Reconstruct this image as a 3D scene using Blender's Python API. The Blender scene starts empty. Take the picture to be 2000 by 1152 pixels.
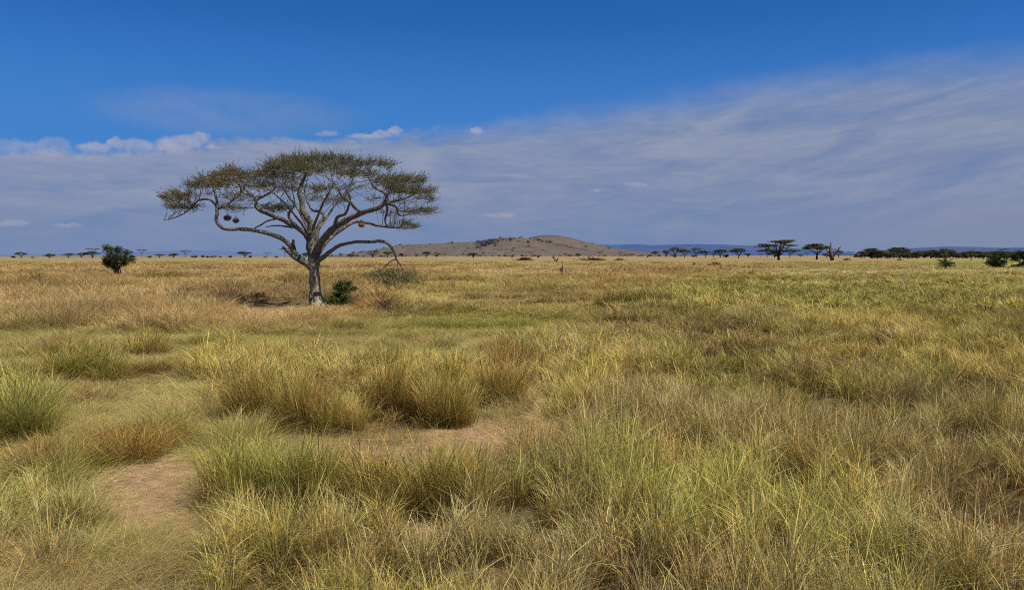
import bpy, math, random
import numpy as np
from mathutils import Vector

random.seed(7)
RNG = np.random.default_rng(11)
SC = bpy.context.scene
COL = SC.collection

# ------------------------------------------------------------------ view geometry
F, HY, CX, H = 1600.0, 499.0, 1000.0, 2.6      # focal length and horizon in photo pixels, eye height in metres


def unproj(px, py):
    Y = H * F / (py - HY)
    return (px - CX) / F * Y, Y


def at(px, py, Y):
    return np.array([(px - CX) / F * Y, Y, H + (HY - py) / F * Y])


# ------------------------------------------------------------------ noise
def _hash(ix, iy, seed):
    n = (ix * 374761393 + iy * 668265263 + seed * 982451653) & 0x7fffffff
    n = ((n ^ (n >> 13)) * 1274126177) & 0x7fffffff
    n = n ^ (n >> 16)
    return (n & 0xffff) / 65535.0


def vnoise(x, y, seed=0):
    x = np.asarray(x, float); y = np.asarray(y, float)
    ix = np.floor(x).astype(np.int64); iy = np.floor(y).astype(np.int64)
    fx = x - ix; fy = y - iy
    fx = fx * fx * (3 - 2 * fx); fy = fy * fy * (3 - 2 * fy)
    a = _hash(ix, iy, seed); b = _hash(ix + 1, iy, seed)
    c = _hash(ix, iy + 1, seed); d = _hash(ix + 1, iy + 1, seed)
    return (a * (1 - fx) + b * fx) * (1 - fy) + (c * (1 - fx) + d * fx) * fy


def fbm(x, y, seed=0, oct=4):
    s = 0; a = 1; t = 0
    for o in range(oct):
        s = s + a * vnoise(x * 2 ** o, y * 2 ** o, seed + o * 17); t += a; a *= .5
    return s / t


def sst(a, b, x):
    t = np.clip((x - a) / (b - a), 0, 1)
    return t * t * (3 - 2 * t)


# ------------------------------------------------------------------ mesh building
def mesh_from(name, V, Q=None, T=None, attrs=None, smooth=False):
    """V (n,3); Q quads (k,4); T triangles (m,3); attrs {name: (type, array)} per point"""
    me = bpy.data.meshes.new(name)
    V = np.asarray(V, np.float32).reshape(-1, 3)
    Q = np.zeros((0, 4), np.int32) if Q is None or len(Q) == 0 else np.asarray(Q, np.int32)
    T = np.zeros((0, 3), np.int32) if T is None or len(T) == 0 else np.asarray(T, np.int32)
    me.vertices.add(len(V)); me.vertices.foreach_set('co', V.ravel())
    nl = Q.size + T.size
    me.loops.add(nl); me.loops.foreach_set('vertex_index', np.concatenate([Q.ravel(), T.ravel()]))
    nf = len(Q) + len(T)
    me.polygons.add(nf)
    starts = np.concatenate([np.arange(len(Q)) * 4, Q.size + np.arange(len(T)) * 3]).astype(np.int32)
    me.polygons.foreach_set('loop_start', starts)
    me.polygons.foreach_set('use_smooth', np.full(nf, smooth))
    me.update(calc_edges=True)
    for k, (ty, arr) in (attrs or {}).items():
        a = me.attributes.new(k, ty, 'POINT')
        arr = np.asarray(arr, np.float32)
        a.data.foreach_set('color' if ty == 'FLOAT_COLOR' else ('vector' if ty == 'FLOAT_VECTOR' else 'value'), arr.ravel())
    me.validate()
    return me


class MB:
    def __init__(s):
        s.V = []; s.Q = []; s.T = []; s.C = []; s.n = 0

    def add(s, V, Q=None, T=None, col=(1, 1, 1)):
        V = np.asarray(V, float).reshape(-1, 3)
        if Q is not None and len(Q): s.Q.append(np.asarray(Q, np.int64) + s.n)
        if T is not None and len(T): s.T.append(np.asarray(T, np.int64) + s.n)
        c = np.asarray(col, float)
        if c.ndim == 1: c = np.tile(c, (len(V), 1))
        s.C.append(c); s.V.append(V); s.n += len(V)

    def tube(s, P, R, sides=6, rough=0., col=(1, 1, 1), cap=True):
        P = np.asarray(P, float); R = np.asarray(R, float); n = len(P)
        T = np.gradient(P, axis=0); T /= np.linalg.norm(T, axis=1, keepdims=True) + 1e-9
        u = np.cross(T[0], [0.3, 0.9, 0.2]); u /= np.linalg.norm(u) + 1e-9
        rings = []
        ang = np.arange(sides) / sides * 2 * math.pi
        for i in range(n):
            u = u - T[i] * np.dot(u, T[i]); u /= np.linalg.norm(u) + 1e-9
            w = np.cross(T[i], u)
            rr = R[i] * (1 + rough * (RNG.random(sides) - .5) * 2)
            rings.append(P[i] + np.outer(np.cos(ang) * rr, u) + np.outer(np.sin(ang) * rr, w))
        V = np.concatenate(rings)
        i = np.arange(n - 1)[:, None] * sides; j = np.arange(sides)[None]; j2 = (j + 1) % sides
        Q = np.stack([i + j, i + j2, i + sides + j2, i + sides + j], -1).reshape(-1, 4)
        Tt = None
        if cap:
            V = np.concatenate([V, P[-1:] + T[-1:] * R[-1] * .5]); k = n * sides; b = (n - 1) * sides
            Tt = [(b + a, b + (a + 1) % sides, k) for a in range(sides)]
        s.add(V, Q, Tt, col)

    def mesh(s, name, smooth=False):
        C = np.concatenate(s.C); C = np.concatenate([C, np.ones((len(C), 1))], 1)
        return mesh_from(name, np.concatenate(s.V), np.concatenate(s.Q) if s.Q else None,
                         np.concatenate(s.T) if s.T else None, {'tint': ('FLOAT_COLOR', C)}, smooth)


def spline(P, R, step):
    """Catmull-Rom resampling of a traced limb"""
    P = np.asarray(P, float); R = np.asarray(R, float)
    Pe = np.vstack([2 * P[0] - P[1], P, 2 * P[-1] - P[-2]])
    out = []; ro = []
    for i in range(len(P) - 1):
        p0, p1, p2, p3 = Pe[i:i + 4]
        m = max(2, int(np.linalg.norm(p2 - p1) / step))
        for t in np.arange(m) / m:
            out.append(.5 * ((2 * p1) + (-p0 + p2) * t + (2 * p0 - 5 * p1 + 4 * p2 - p3) * t * t + (-p0 + 3 * p1 - 3 * p2 + p3) * t ** 3))
            ro.append(R[i] * (1 - t) + R[i + 1] * t)
    out.append(P[-1]); ro.append(R[-1])
    return np.array(out), np.array(ro)


def link(name, me, mat=None, parent=None):
    o = bpy.data.objects.new(name, me); COL.objects.link(o)
    if mat: 
        if not me.materials: me.materials.append(mat)
    if parent: o.parent = parent
    return o


def tag(o, label=None, cat=None, group=None, kind=None):
    if label: o['label'] = label
    if cat: o['category'] = cat
    if group: o['group'] = group
    if kind: o['kind'] = kind
    return o


def thing(name, loc, label, cat, group=None):
    o = bpy.data.objects.new(name, None); COL.objects.link(o); o.location = loc; o.empty_display_size = .3
    return tag(o, label, cat, group)


def copy_tree(o):
    c = o.copy(); COL.objects.link(c)
    for ch in o.children:
        d = ch.copy(); COL.objects.link(d); d.parent = c
    return c


# ------------------------------------------------------------------ materials
class NT:
    def __init__(s, tree): s.t = tree; s.t.nodes.clear()
    def n(s, ty, **kw):
        nd = s.t.nodes.new(ty)
        for k, v in kw.items(): setattr(nd, k, v)
        return nd
    def put(s, sock, v):
        if isinstance(v, bpy.types.NodeSocket): s.t.links.new(v, sock)
        else: sock.default_value = v
    def math(s, op, a, b=0., c=None, clamp=False):
        m = s.n('ShaderNodeMath', operation=op, use_clamp=clamp)
        s.put(m.inputs[0], a); s.put(m.inputs[1], b)
        if c is not None: s.put(m.inputs[2], c)
        return m.outputs[0]
    def sstep(s, x, a, b, to0=0., to1=1.):
        m = s.n('ShaderNodeMapRange', interpolation_type='SMOOTHSTEP')
        s.put(m.inputs[0], x); s.put(m.inputs[1], a); s.put(m.inputs[2], b); s.put(m.inputs[3], to0); s.put(m.inputs[4], to1)
        return m.outputs[0]
    def mix(s, f, a, b, blend='MIX'):
        m = s.n('ShaderNodeMix', data_type='RGBA', blend_type=blend)
        s.put(m.inputs[0], f)
        for k, v in ((6, a), (7, b)):
            if not isinstance(v, bpy.types.NodeSocket): v = tuple(v) + ((1,) if len(v) == 3 else ())
            s.put(m.inputs[k], v)
        return m.outputs[2]
    def noise(s, vec, scale, detail=4., rough=.55, dist=0.):
        m = s.n('ShaderNodeTexNoise')
        if vec is not None: s.put(m.inputs['Vector'], vec)
        m.inputs['Scale'].default_value = scale; m.inputs['Detail'].default_value = detail
        m.inputs['Roughness'].default_value = rough; m.inputs['Distortion'].default_value = dist
        return m.outputs['Fac']
    def comb(s, x, y, z=0.):
        m = s.n('ShaderNodeCombineXYZ'); s.put(m.inputs[0], x); s.put(m.inputs[1], y); s.put(m.inputs[2], z)
        return m.outputs[0]
    def sep(s, v):
        m = s.n('ShaderNodeSeparateXYZ'); s.put(m.inputs[0], v); return m.outputs
    def attr(s, name, ty='GEOMETRY'):
        return s.n('ShaderNodeAttribute', attribute_name=name, attribute_type=ty)
    def scale_vec(s, v, sc):
        m = s.n('ShaderNodeVectorMath', operation='MULTIPLY'); s.put(m.inputs[0], v); m.inputs[1].default_value = sc
        return m.outputs[0]


def new_mat(name):
    m = bpy.data.materials.new(name); m.use_nodes = True
    return m, NT(m.node_tree)


def principled(nt, col, rough=.8, normal=None, spec=.25):
    b = nt.n('ShaderNodeBsdfPrincipled'); nt.put(b.inputs['Base Color'], col if isinstance(col, bpy.types.NodeSocket) else tuple(col) + (1,))
    nt.put(b.inputs['Roughness'], rough); b.inputs['Specular IOR Level'].default_value = spec
    if normal is not None: nt.put(b.inputs['Normal'], normal)
    return b.outputs[0]


def out(nt, sh):
    o = nt.n('ShaderNodeOutputMaterial'); nt.t.links.new(sh, o.inputs[0])


def bump(nt, h, strength=.5, dist=.02):
    b = nt.n('ShaderNodeBump'); b.inputs['Strength'].default_value = strength; b.inputs['Distance'].default_value = dist
    nt.put(b.inputs['Height'], h); return b.outputs[0]


def grass_mat(name, instanced):
    m, nt = new_mat(name)
    tint = nt.attr('tint', 'INSTANCER' if instanced else 'GEOMETRY').outputs['Color']
    t = nt.attr('along').outputs['Fac']; r = nt.attr('vary').outputs['Fac']
    # each blade drifts towards straw, towards green or towards dead brown; browner at its foot, where the clump's shade is painted in too
    tint = nt.mix(1., tint, (1.11, 1.04, .87), 'MULTIPLY')
    c = nt.mix(nt.sstep(r, .58, 1.), tint, nt.mix(1., tint, (1.62, 1.40, 1.05), 'MULTIPLY'))
    c = nt.mix(nt.sstep(r, .46, .14), c, nt.mix(1., tint, (.68, .82, .6), 'MULTIPLY'))
    c = nt.mix(nt.sstep(r, .15, .10), c, nt.mix(1., tint, (.46, .36, .3), 'MULTIPLY'))
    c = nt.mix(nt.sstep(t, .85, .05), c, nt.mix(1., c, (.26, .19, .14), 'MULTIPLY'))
    d = nt.n('ShaderNodeBsdfDiffuse'); nt.put(d.inputs['Color'], c)
    tr = nt.n('ShaderNodeBsdfTranslucent'); nt.put(tr.inputs['Color'], nt.mix(1., c, (1., .95, .6), 'MULTIPLY'))
    mx = nt.n('ShaderNodeMixShader'); mx.inputs[0].default_value = .16
    nt.t.links.new(d.outputs[0], mx.inputs[1]); nt.t.links.new(tr.outputs[0], mx.inputs[2])
    out(nt, mx.outputs[0])
    return m


def leaf_mat(name):
    m, nt = new_mat(name)
    tint = nt.attr('tint').outputs['Color']
    oi = nt.n('ShaderNodeObjectInfo').outputs['Random']
    c = nt.mix(oi, tint, nt.mix(1., tint, (1.3, 1.15, .9), 'MULTIPLY'))
    d = nt.n('ShaderNodeBsdfDiffuse'); nt.put(d.inputs['Color'], c)
    tr = nt.n('ShaderNodeBsdfTranslucent'); nt.put(tr.inputs['Color'], c)
    mx = nt.n('ShaderNodeMixShader'); mx.inputs[0].default_value = .25
    nt.t.links.new(d.outputs[0], mx.inputs[1]); nt.t.links.new(tr.outputs[0], mx.inputs[2])
    out(nt, mx.outputs[0])
    return m


def bark_mat(name, base, dark, pale, pale_amt):
    m, nt = new_mat(name)
    co = nt.n('ShaderNodeTexCoord').outputs['Object']
    tint = nt.attr('tint').outputs['Color']
    n1 = nt.noise(co, 9., 6., .65); n2 = nt.noise(nt.scale_vec(co, (1, 1, .25)), 16., 5., .7)
    n3 = nt.noise(co, 7.5, 5., .66, .4)
    c = nt.mix(nt.sstep(n2, .32, .66), dark, base)
    c = nt.mix(nt.math('MULTIPLY', nt.sstep(n3, .52, .62), pale_amt), c, pale)
    c = nt.mix(nt.sstep(n1, .58, .72, 0., .55), c, dark)
    c = nt.mix(1., c, tint, 'MULTIPLY')
    hgt = nt.math('ADD', n2, nt.math('MULTIPLY', n1, .6))
    out(nt, principled(nt, c, .9, bump(nt, hgt, .8, .04), .15))
    return m


M_BARK = bark_mat('acacia_bark', (.215, .19, .155), (.05, .042, .034), (.38, .365, .32), .38)
M_BARK_FAR = bark_mat('distant_bark', (.13, .10, .08), (.05, .04, .035), (.2, .17, .14), .3)
M_DEAD = bark_mat('dead_wood', (.15, .105, .075), (.04, .03, .025), (.26, .2, .16), .4)
M_LEAF = leaf_mat('foliage')
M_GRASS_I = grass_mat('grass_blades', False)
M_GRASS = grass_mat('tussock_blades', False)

# ------------------------------------------------------------------ world: Nishita sky with a sheet of high cloud
SUN_EL, SUN_AZ = math.radians(58), math.radians(122)      # azimuth measured from +Y towards +X: behind the camera, to the right
W = bpy.data.worlds.new('World'); SC.world = W; W.use_nodes = True
nt = NT(W.node_tree)


def sk(px, py):      # a photo position as (azimuth, elevation) * F
    d = Vector(((px - CX) / F, 1, (HY - py) / F)).normalized()
    return math.atan2(d.x, d.y) * F, math.asin(d.z) * F


sky = nt.n('ShaderNodeTexSky', sky_type='NISHITA', sun_disc=False)
sky.sun_elevation = SUN_EL; sky.sun_rotation = SUN_AZ; sky.altitude = 1500; sky.air_density = 1.0; sky.dust_density = .6; sky.ozone_density = 2.5
dirn = nt.n('ShaderNodeTexCoord').outputs['Generated']
dx, dy, dz = nt.sep(dirn)[:3]
u = nt.math('MULTIPLY', nt.math('ARCTAN2', dx, dy), F)
v = nt.math('MULTIPLY', nt.math('ARCSINE', dz), F)
# upper edge of the cloud sheet as a curve over azimuth
edge = [(-1800, 200), (-900, sk(0, 290)[1]), (sk(160, 0)[0], sk(160, 294)[1]), (sk(330, 0)[0], sk(330, 286)[1]), (sk(450, 0)[0], sk(450, 272)[1]),
        (sk(600, 0)[0], sk(600, 274)[1]), (sk(760, 0)[0], sk(760, 270)[1]), (sk(1000, 0)[0], sk(1000, 248)[1]), (sk(1200, 0)[0], sk(1200, 220)[1]),
        (sk(1400, 0)[0], sk(1400, 188)[1]), (sk(1600, 0)[0], sk(1600, 158)[1]), (sk(1800, 0)[0], sk(1800, 134)[1]), (sk(2000, 0)[0], sk(2000, 120)[1]), (1800, 380)]
fc = nt.n('ShaderNodeFloatCurve')
cm = fc.mapping; cur = cm.curves[0]; cm.use_clip = False
pts = [((a + 1800) / 3600, b / 500) for a, b in edge]
cur.points[0].location = pts[0]; cur.points[1].location = pts[-1]
for p in pts[1:-1]: cur.points.new(*p)
cm.update()
nt.put(fc.inputs['Value'], nt.math('DIVIDE', nt.math('ADD', u, 1800.), 3600.))
B = nt.math('MULTIPLY', fc.outputs[0], 500.)
tilt = nt.sstep(u, -200., 1000., 0., .09)
vt = nt.math('SUBTRACT', v, nt.math('MULTIPLY', u, tilt))
c1 = nt.comb(nt.math('DIVIDE', u, 260.), nt.math('DIVIDE', vt, 60.), 0.)
c2 = nt.comb(nt.math('DIVIDE', u, 85.), nt.math('DIVIDE', vt, 17.), 7.)
c3 = nt.comb(nt.math('DIVIDE', u, 75.), nt.math('DIVIDE', v, 40.), 3.)
s1 = nt.noise(c1, 1., 5., .55, .9); s2 = nt.noise(c2, 1., 5., .6, 1.); s3 = nt.noise(c3, 1., 5., .6, .3)
soft = nt.sstep(u, -420., 300., 9., 40.)
rag = nt.noise(nt.comb(nt.math('DIVIDE', u, 34.), nt.math('DIVIDE', v, 34.), 31.), 1., 6., .62)
over = nt.math('ADD', nt.math('SUBTRACT', B, v), nt.math('MULTIPLY', nt.math('SUBTRACT', s3, .5), 34.))
over = nt.math('ADD', over, nt.math('MULTIPLY', nt.math('SUBTRACT', s1, .5), 22.))
leftb = nt.sstep(u, -510., -600.)
over = nt.math('ADD', over, nt.math('MULTIPLY', nt.math('MULTIPLY', nt.math('SUBTRACT', rag, .52), 46.), nt.sstep(u, 250., -450.)))
mask = nt.sstep(nt.math('DIVIDE', over, soft), -1.1, 1.4)
deep = nt.sstep(over, 0., 150.)
tex = nt.math('ADD', nt.math('MULTIPLY', s1, .66), nt.math('MULTIPLY', s2, .34))
K = 10.  # the background runs at strength 0.1
dk = tuple(x * K for x in (.185, .25, .43)); lt = tuple(x * K for x in (.345, .385, .50)); hz = tuple(x * K for x in (.185, .265, .455))
cl = nt.mix(nt.sstep(nt.math('ADD', tex, nt.sstep(over, 150., 10., 0., .07)), .27, .84), dk, lt)
cl = nt.mix(nt.sstep(v, 120., 10., 0., .72), cl, hz)
wh = tuple(x * K for x in (.40, .405, .50))
cl = nt.mix(nt.math('MULTIPLY', nt.math('MULTIPLY', nt.sstep(over, 34., 4.), leftb), nt.sstep(rag, .35, .65, .2, .75)), cl, wh)
pk = tuple(x * K for x in (.26, .285, .405))
cl = nt.mix(nt.math('MULTIPLY', nt.sstep(u, 300., 900., 0., .5), nt.sstep(v, 130., 50.)), cl, pk)
opac = nt.math('MULTIPLY', mask, nt.math('ADD', nt.sstep(tex, .25, .6, .76, .93), nt.math('MULTIPLY', deep, .08)))
# thin veil above the left bank
vu, vv = sk(455, 222)
ve = nt.math('ADD', nt.math('POWER', nt.math('DIVIDE', nt.math('SUBTRACT', u, vu), 260.), 2.), nt.math('POWER', nt.math('DIVIDE', nt.math('SUBTRACT', v, vv), 50.), 2.))
opac = nt.math('MAXIMUM', opac, nt.math('MULTIPLY', nt.sstep(ve, 1.2, 0., 0., .28), nt.sstep(s3, .25, .6, .4, 1.)))
opac = nt.math('MINIMUM', opac, .96)
skyc = nt.mix(1., sky.outputs[0], (.17, .56, 1.08), 'MULTIPLY')
skyc = nt.mix(nt.sstep(v, 470., 190., 0., .8), skyc, tuple(x * K for x in (.068, .238, .61)))
skyc = nt.mix(nt.sstep(v, -5., -60.), nt.mix(opac, skyc, cl), tuple(x * K for x in (.12, .10, .07)))
# small cumulus heads standing on the bank
puffs = [(60, 292, 70, 16), (105, 286, 30, 15), (185, 290, 30, 12), (221, 281, 15, 12), (265, 287, 36, 14), (335, 285, 32, 17), (362, 279, 26, 17), (391, 271, 17, 13),
         (415, 287, 18, 4), (722, 267, 40, 7), (745, 264, 24, 9), (769, 258, 15, 10), (930, 257, 14, 9), (24, 437, 26, 7), (135, 442, 24, 6), (975, 421, 34, 6), (640, 262, 26, 7), (1165, 372, 10, 4), (1240, 362, 26, 5)]
wob = nt.noise(nt.comb(nt.math('DIVIDE', u, 20.), nt.math('DIVIDE', v, 15.), 11.), 1., 6., .66)
wob2 = nt.noise(nt.comb(nt.math('DIVIDE', u, 22.), nt.math('DIVIDE', v, 30.), 23.), 1., 6., .66)
wu = nt.math('ADD', u, nt.math('MULTIPLY', nt.math('SUBTRACT', wob, .5), 30.)); wv = nt.math('ADD', v, nt.math('MULTIPLY', nt.math('SUBTRACT', wob2, .5), 30.))
pm = None
for px, py, rx, ry in puffs:
    pu, pv = sk(px, py)
    e = nt.math('ADD', nt.math('POWER', nt.math('ABSOLUTE', nt.math('DIVIDE', nt.math('SUBTRACT', wu, pu), rx)), 2.), nt.math('POWER', nt.math('ABSOLUTE', nt.math('DIVIDE', nt.math('SUBTRACT', wv, pv), ry)), 2.))
    big = .62 if (200 < py < 300 and px > 180 and px != 640) else .38
    k = nt.math('MULTIPLY', nt.sstep(e, 1.25, .35), nt.sstep(nt.math('SUBTRACT', v, pv), -ry * 1.1, ry * .2, 0., big))
    pm = k if pm is None else nt.math('MAXIMUM', pm, k)
puffc = nt.mix(nt.sstep(wob2, .3, .65), tuple(x * K for x in (.34, .36, .50)), tuple(x * K for x in (.52, .50, .57)))
skyc = nt.mix(pm, skyc, puffc)
bg = nt.n('ShaderNodeBackground'); nt.put(bg.inputs[0], skyc); bg.inputs[1].default_value = .092
wo = nt.n('ShaderNodeOutputWorld'); nt.t.links.new(bg.outputs[0], wo.inputs[0])

sd = Vector((math.sin(SUN_AZ) * math.cos(SUN_EL), math.cos(SUN_AZ) * math.cos(SUN_EL), math.sin(SUN_EL)))
L = bpy.data.lights.new('sun', 'SUN'); L.energy = 5.0; L.angle = math.radians(.53); L.color = (1., .945, .85)
lo = bpy.data.objects.new('sun', L); COL.objects.link(lo); lo.rotation_euler = (-sd).to_track_quat('-Z', 'Y').to_euler(); lo.location = (40, -40, 60)

# ------------------------------------------------------------------ terrain and the zones of the grassland
def ground_z(X, Y):
    X = np.asarray(X, float); Y = np.asarray(Y, float)
    z = (fbm(X * .35, Y * .35, 3, 3) - .5) * .14 * sst(400, 60, np.abs(Y)) + (fbm(X * .05, Y * .05, 5, 3) - .5) * .3 * sst(4, 25, np.abs(Y)) * sst(700, 150, np.abs(Y))
    # shallow hollow where the green sward lies
    z = z - .22 * np.exp(-(((X + 1.) / 5.) ** 2 + ((Y - 29) / 4.5) ** 2))
    # on the left the plain rolls over a low crest
    az = X / np.maximum(np.abs(Y), 1.)
    z = z - np.where(Y > 0, .006 * np.maximum(np.abs(Y) - 1250, 0) * sst(-.10, -.24, az), 0) * (np.abs(Y) < 16000) - np.where(np.abs(Y) >= 16000, 40 * sst(-.10, -.24, az), 0)
    return z


def gz(X, Y): return float(ground_z(np.array([X]), np.array([Y]))[0])


def ell(px, py, cx, cy, rx, ry, w=.35):
    d = np.sqrt(((px - cx) / rx) ** 2 + ((py - cy) / ry) ** 2)
    return sst(1 + w, 1 - w, d)


EDGE_Y = [520, 545, 580, 605, 640, 690, 735, 765, 800, 850, 930, 962, 990, 1160]
EDGE_X = [1560, 1345, 1260, 1170, 1130, 985, 955, 1055, 1082, 1090, 1095, 1010, 860, 800]
STRAW = np.array([.49, .415, .22]); GOLD = np.array([.465, .385, .19]); BROWN = np.array([.38, .275, .15]); PINK = np.array([.48, .375, .235])
YGREEN = np.array([.525, .462, .18]); GREEN = np.array([.29, .32, .105]); OLIVE = np.array([.36, .32, .13]); DARK = np.array([.17, .115, .06])
SOIL = np.array([.55, .38, .225]); GREY = np.array([.25, .205, .145])


def zones(X, Y):
    """height of the grass, how densely it stands, its colour, the soil colour, greenness"""
    Yc = np.maximum(Y, 2.)
    px = CX + F * X / Yc; py = HY + H * F / Yc
    wpx = px + (fbm(X * .9, Y * .9, 21, 3) - .5) * 70 * sst(520, 640, py); wpy = py + (fbm(X * .9 + 9, Y * .9, 22, 3) - .5) * .16 * (py - HY)
    n1 = fbm(X * .22, Y * .22, 31, 4); n2 = fbm(X * .05, Y * .028, 33, 4); n3 = fbm(X * .7, Y * .7, 35, 3); n4 = fbm(X * .013, Y * .008, 37, 3)
    one = np.ones_like(X)

    def mixc(a, b, f): return a + (b - a) * f[..., None]
    # the open plain
    h = .22 + .18 * n1; den = one * 1.; g = one * .1
    c = mixc(np.broadcast_to(STRAW, X.shape + (3,)), PINK, sst(.42, .62, n2))
    c = mixc(c, GOLD, sst(545, 515, py) * .65 + sst(.5, .68, n1) * .25)
    c = mixc(c, BROWN, sst(.56, .72, n1) * .55)
    st = sst(.56, .68, fbm(X * .11, Y * .16, 39, 4)); st2 = sst(.55, .66, fbm(X * .02, Y * .035, 40, 4))
    c = mixc(c, np.array([.29, .205, .085]), st * .6 * sst(620, 560, py)); st3 = sst(.54, .66, fbm(X * .42, Y * .5, 42, 3)); c = mixc(c, np.array([.36, .255, .12]), st3 * .5 * sst(640, 600, py)); h = h * (1 + .7 * st + .9 * st3); c = mixc(c, np.array([.33, .25, .105]), st2 * .6 * sst(545, 515, py))
    c = mixc(c, OLIVE, sst(.55, .7, n4) * .35 * sst(505, 515, py))
    # brown band left of the sward and around the big tree
    k = sst(548, 575, wpy) * sst(668, 640, wpy) * sst(830, 740, wpx)
    h = h + k * .20; c = mixc(c, mixc(np.broadcast_to(PINK, X.shape + (3,)), BROWN, sst(.38, .62, n1 * .6 + n3 * .4)), k * .85)
    # short pale sward behind the green patch
    k = ell(wpx, wpy, 1010, 590, 190, 14)
    h = h * (1 - k) + (.13 + .35 * st3) * k; c = mixc(c, mixc(np.broadcast_to(STRAW, X.shape + (3,)), BROWN, st3 * .8), k * .8)
    # green cropped patch
    k = ell(wpx, wpy, 935, 640, 265, 27)
    h = h * (1 - k) + (.13 + .22 * sst(.5, .65, n3)) * k; g = g + k * .6
    c = mixc(c, mixc(np.broadcast_to(np.array([.34, .31, .115]), X.shape + (3,)), GREEN * .95, sst(.4, .66, n3)), k * .92)
    k2 = ell(wpx, wpy, 1050, 655, 80, 9) + ell(wpx, wpy, 900, 655, 60, 9) + ell(wpx, wpy, 690, 655, 90, 9) * .5
    k2 = np.clip(k2, 0, 1); c = mixc(c, np.array([.105, .145, .05]), k2 * .9); h = h + k2 * .12
    # the left foreground, short and patchy
    k = sst(640, 662, wpy) * sst(1010, 900, wpx)
    hs = .09 + .12 * n3 + .24 * sst(.55, .70, fbm(X * 1.1 + 3, Y * 1.1, 55, 3))
    cs = mixc(np.broadcast_to(np.array([.335, .325, .13]), X.shape + (3,)), STRAW * .85, sst(.42, .65, n1) * .8); cs = mixc(cs, BROWN * .8, sst(.5, .62, n3) * .7)
    h = h * (1 - k) + hs * k; c = mixc(c, cs, k); g = g + k * .2
    # tall grass: the right-hand field, the middle clump, the front clumps
    ex = np.interp(py, EDGE_Y, EDGE_X)
    edge_soft = 14 + 40 * sst(640, 540, py)
    kr = sst(-edge_soft, edge_soft, wpx - ex) * sst(512, 556, py - (n2 - .5) * 26)
    km = ell(wpx, wpy, 700, 762, 285, 62, .14); km = np.maximum(km, ell(wpx, wpy, 520, 725, 165, 45, .2)); km = np.maximum(km, ell(wpx, wpy, 555, 800, 128, 42, .14))
    km = np.maximum(km, ell(wpx, wpy, 770, 800, 150, 40, .14))
    km = km * sst(1060, 1020, px)
    kf = sst(396, 420, wpx) * sst(838, 800, wpx) * sst(962, 985, wpy)
    lowf = sst(1130, 1060, px) * sst(900, 950, py)
    kl = ell(wpx, wpy, 20, 1060, 150, 90, .2)
    kg = ell(wpx, wpy, 20, 800, 110, 62, .2)
    k = np.clip(np.maximum.reduce([kr, km, kf, kl, kg]), 0, 1)
    ht = .36 + .31 * n1 + .16 * (n3 - .5); ht = ht * (1 - .22 * np.maximum(kf, lowf)) * (1 - .25 * kr * sst(600, 540, py))
    ct = mixc(np.broadcast_to(YGREEN * 1.08, X.shape + (3,)), STRAW * 1.04, sst(.34, .58, fbm(X * .45 + 5, Y * .45, 41, 3)))
    ct = mixc(ct, GREEN * 1.15, sst(.48, .66, fbm(X * .5 + 31, Y * .5, 43, 3)) * .42)
    ct = mixc(ct, BROWN, sst(.56, .7, fbm(X * .6 + 51, Y * .6, 45, 3)) * .22); ct = mixc(ct, np.array([.50, .455, .15]), km * .45)
    gr = sst(640, 600, py) * kr * sst(.30, .55, n2 * .5 + n3 * .5)
    ct = mixc(ct, np.array([.43, .42, .16]), gr * .7)
    ct = mixc(ct, np.array([.32, .35, .115]), kg * .6)
    ct = mixc(ct, YGREEN * .95, kf * .4)
    h = h * (1 - k) + ht * k; c = mixc(c, ct, k); g = g + k * .35
    # far green stretch on the right
    k = sst(1700, 1880, px) * sst(503, 507, py) * sst(545, 515, py)
    k = np.maximum(k, ell(px, py, 1640, 523.5, 150, 4.5, .4) * .8)
    c = mixc(c, np.array([.38, .37, .135]), k * .85)
    k = sst(1380, 1560, px) * np.exp(-((py - 535 + (n1 - .5) * 8) / 5.) ** 2); c = mixc(c, STRAW, k * .8); h = h * (1 - .5 * k)
    # bare soil
    b = ell(wpx, wpy, 300, 965, 112, 82, .3) * sst(412, 388, px)
    b = np.maximum(b, ell(wpx, wpy, 705, 895, 165, 46, .4) * .97)
    b = np.maximum(b, ell(wpx, wpy, 955, 855, 140, 48, .4))
    b = np.maximum(b, ell(wpx, wpy, 1052, 785, 24, 30, .4))
    b = np.maximum(b, ell(wpx, wpy, 812, 960, 48, 90, .4) * .95)
    b = b * (1 - kr * .9)
    gb = ell(wpx, wpy, 240, 755, 125, 20, .4) * .8; gb = np.maximum(gb, ell(wpx, wpy, 230, 657, 150, 10, .4) * .7); gb = np.maximum(gb, ell(px, py, 540, 597, 88, 16, .3)); clear = np.maximum(ell(px, py, 640, 614, 78, 20, .4), ell(px, py, 548, 612, 100, 24, .4) * .9)
    tall = k * 0 + np.clip(np.maximum.reduce([kr, km, kf, kl, kg]), 0, 1)
    den = den * (1 - .985 * b) * (1 - .8 * gb * (1 - tall)); h = h * (1 - .6 * np.maximum(b, gb * .8) * (1 - tall)); h = h * (1 - .72 * clear); c = mixc(c, np.array([.50, .30, .12]), ell(px, py, 690, 607, 75, 16, .4) * .3); h = h * (1 - b) + .05 * b; c = mixc(c, STRAW * .8, b * .7)
    # thin spots inside the tall grass where its shade shows
    holes = sst(.565, .66, fbm(X * .6 + 71, Y * .5, 49, 3)) * tall
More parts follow.
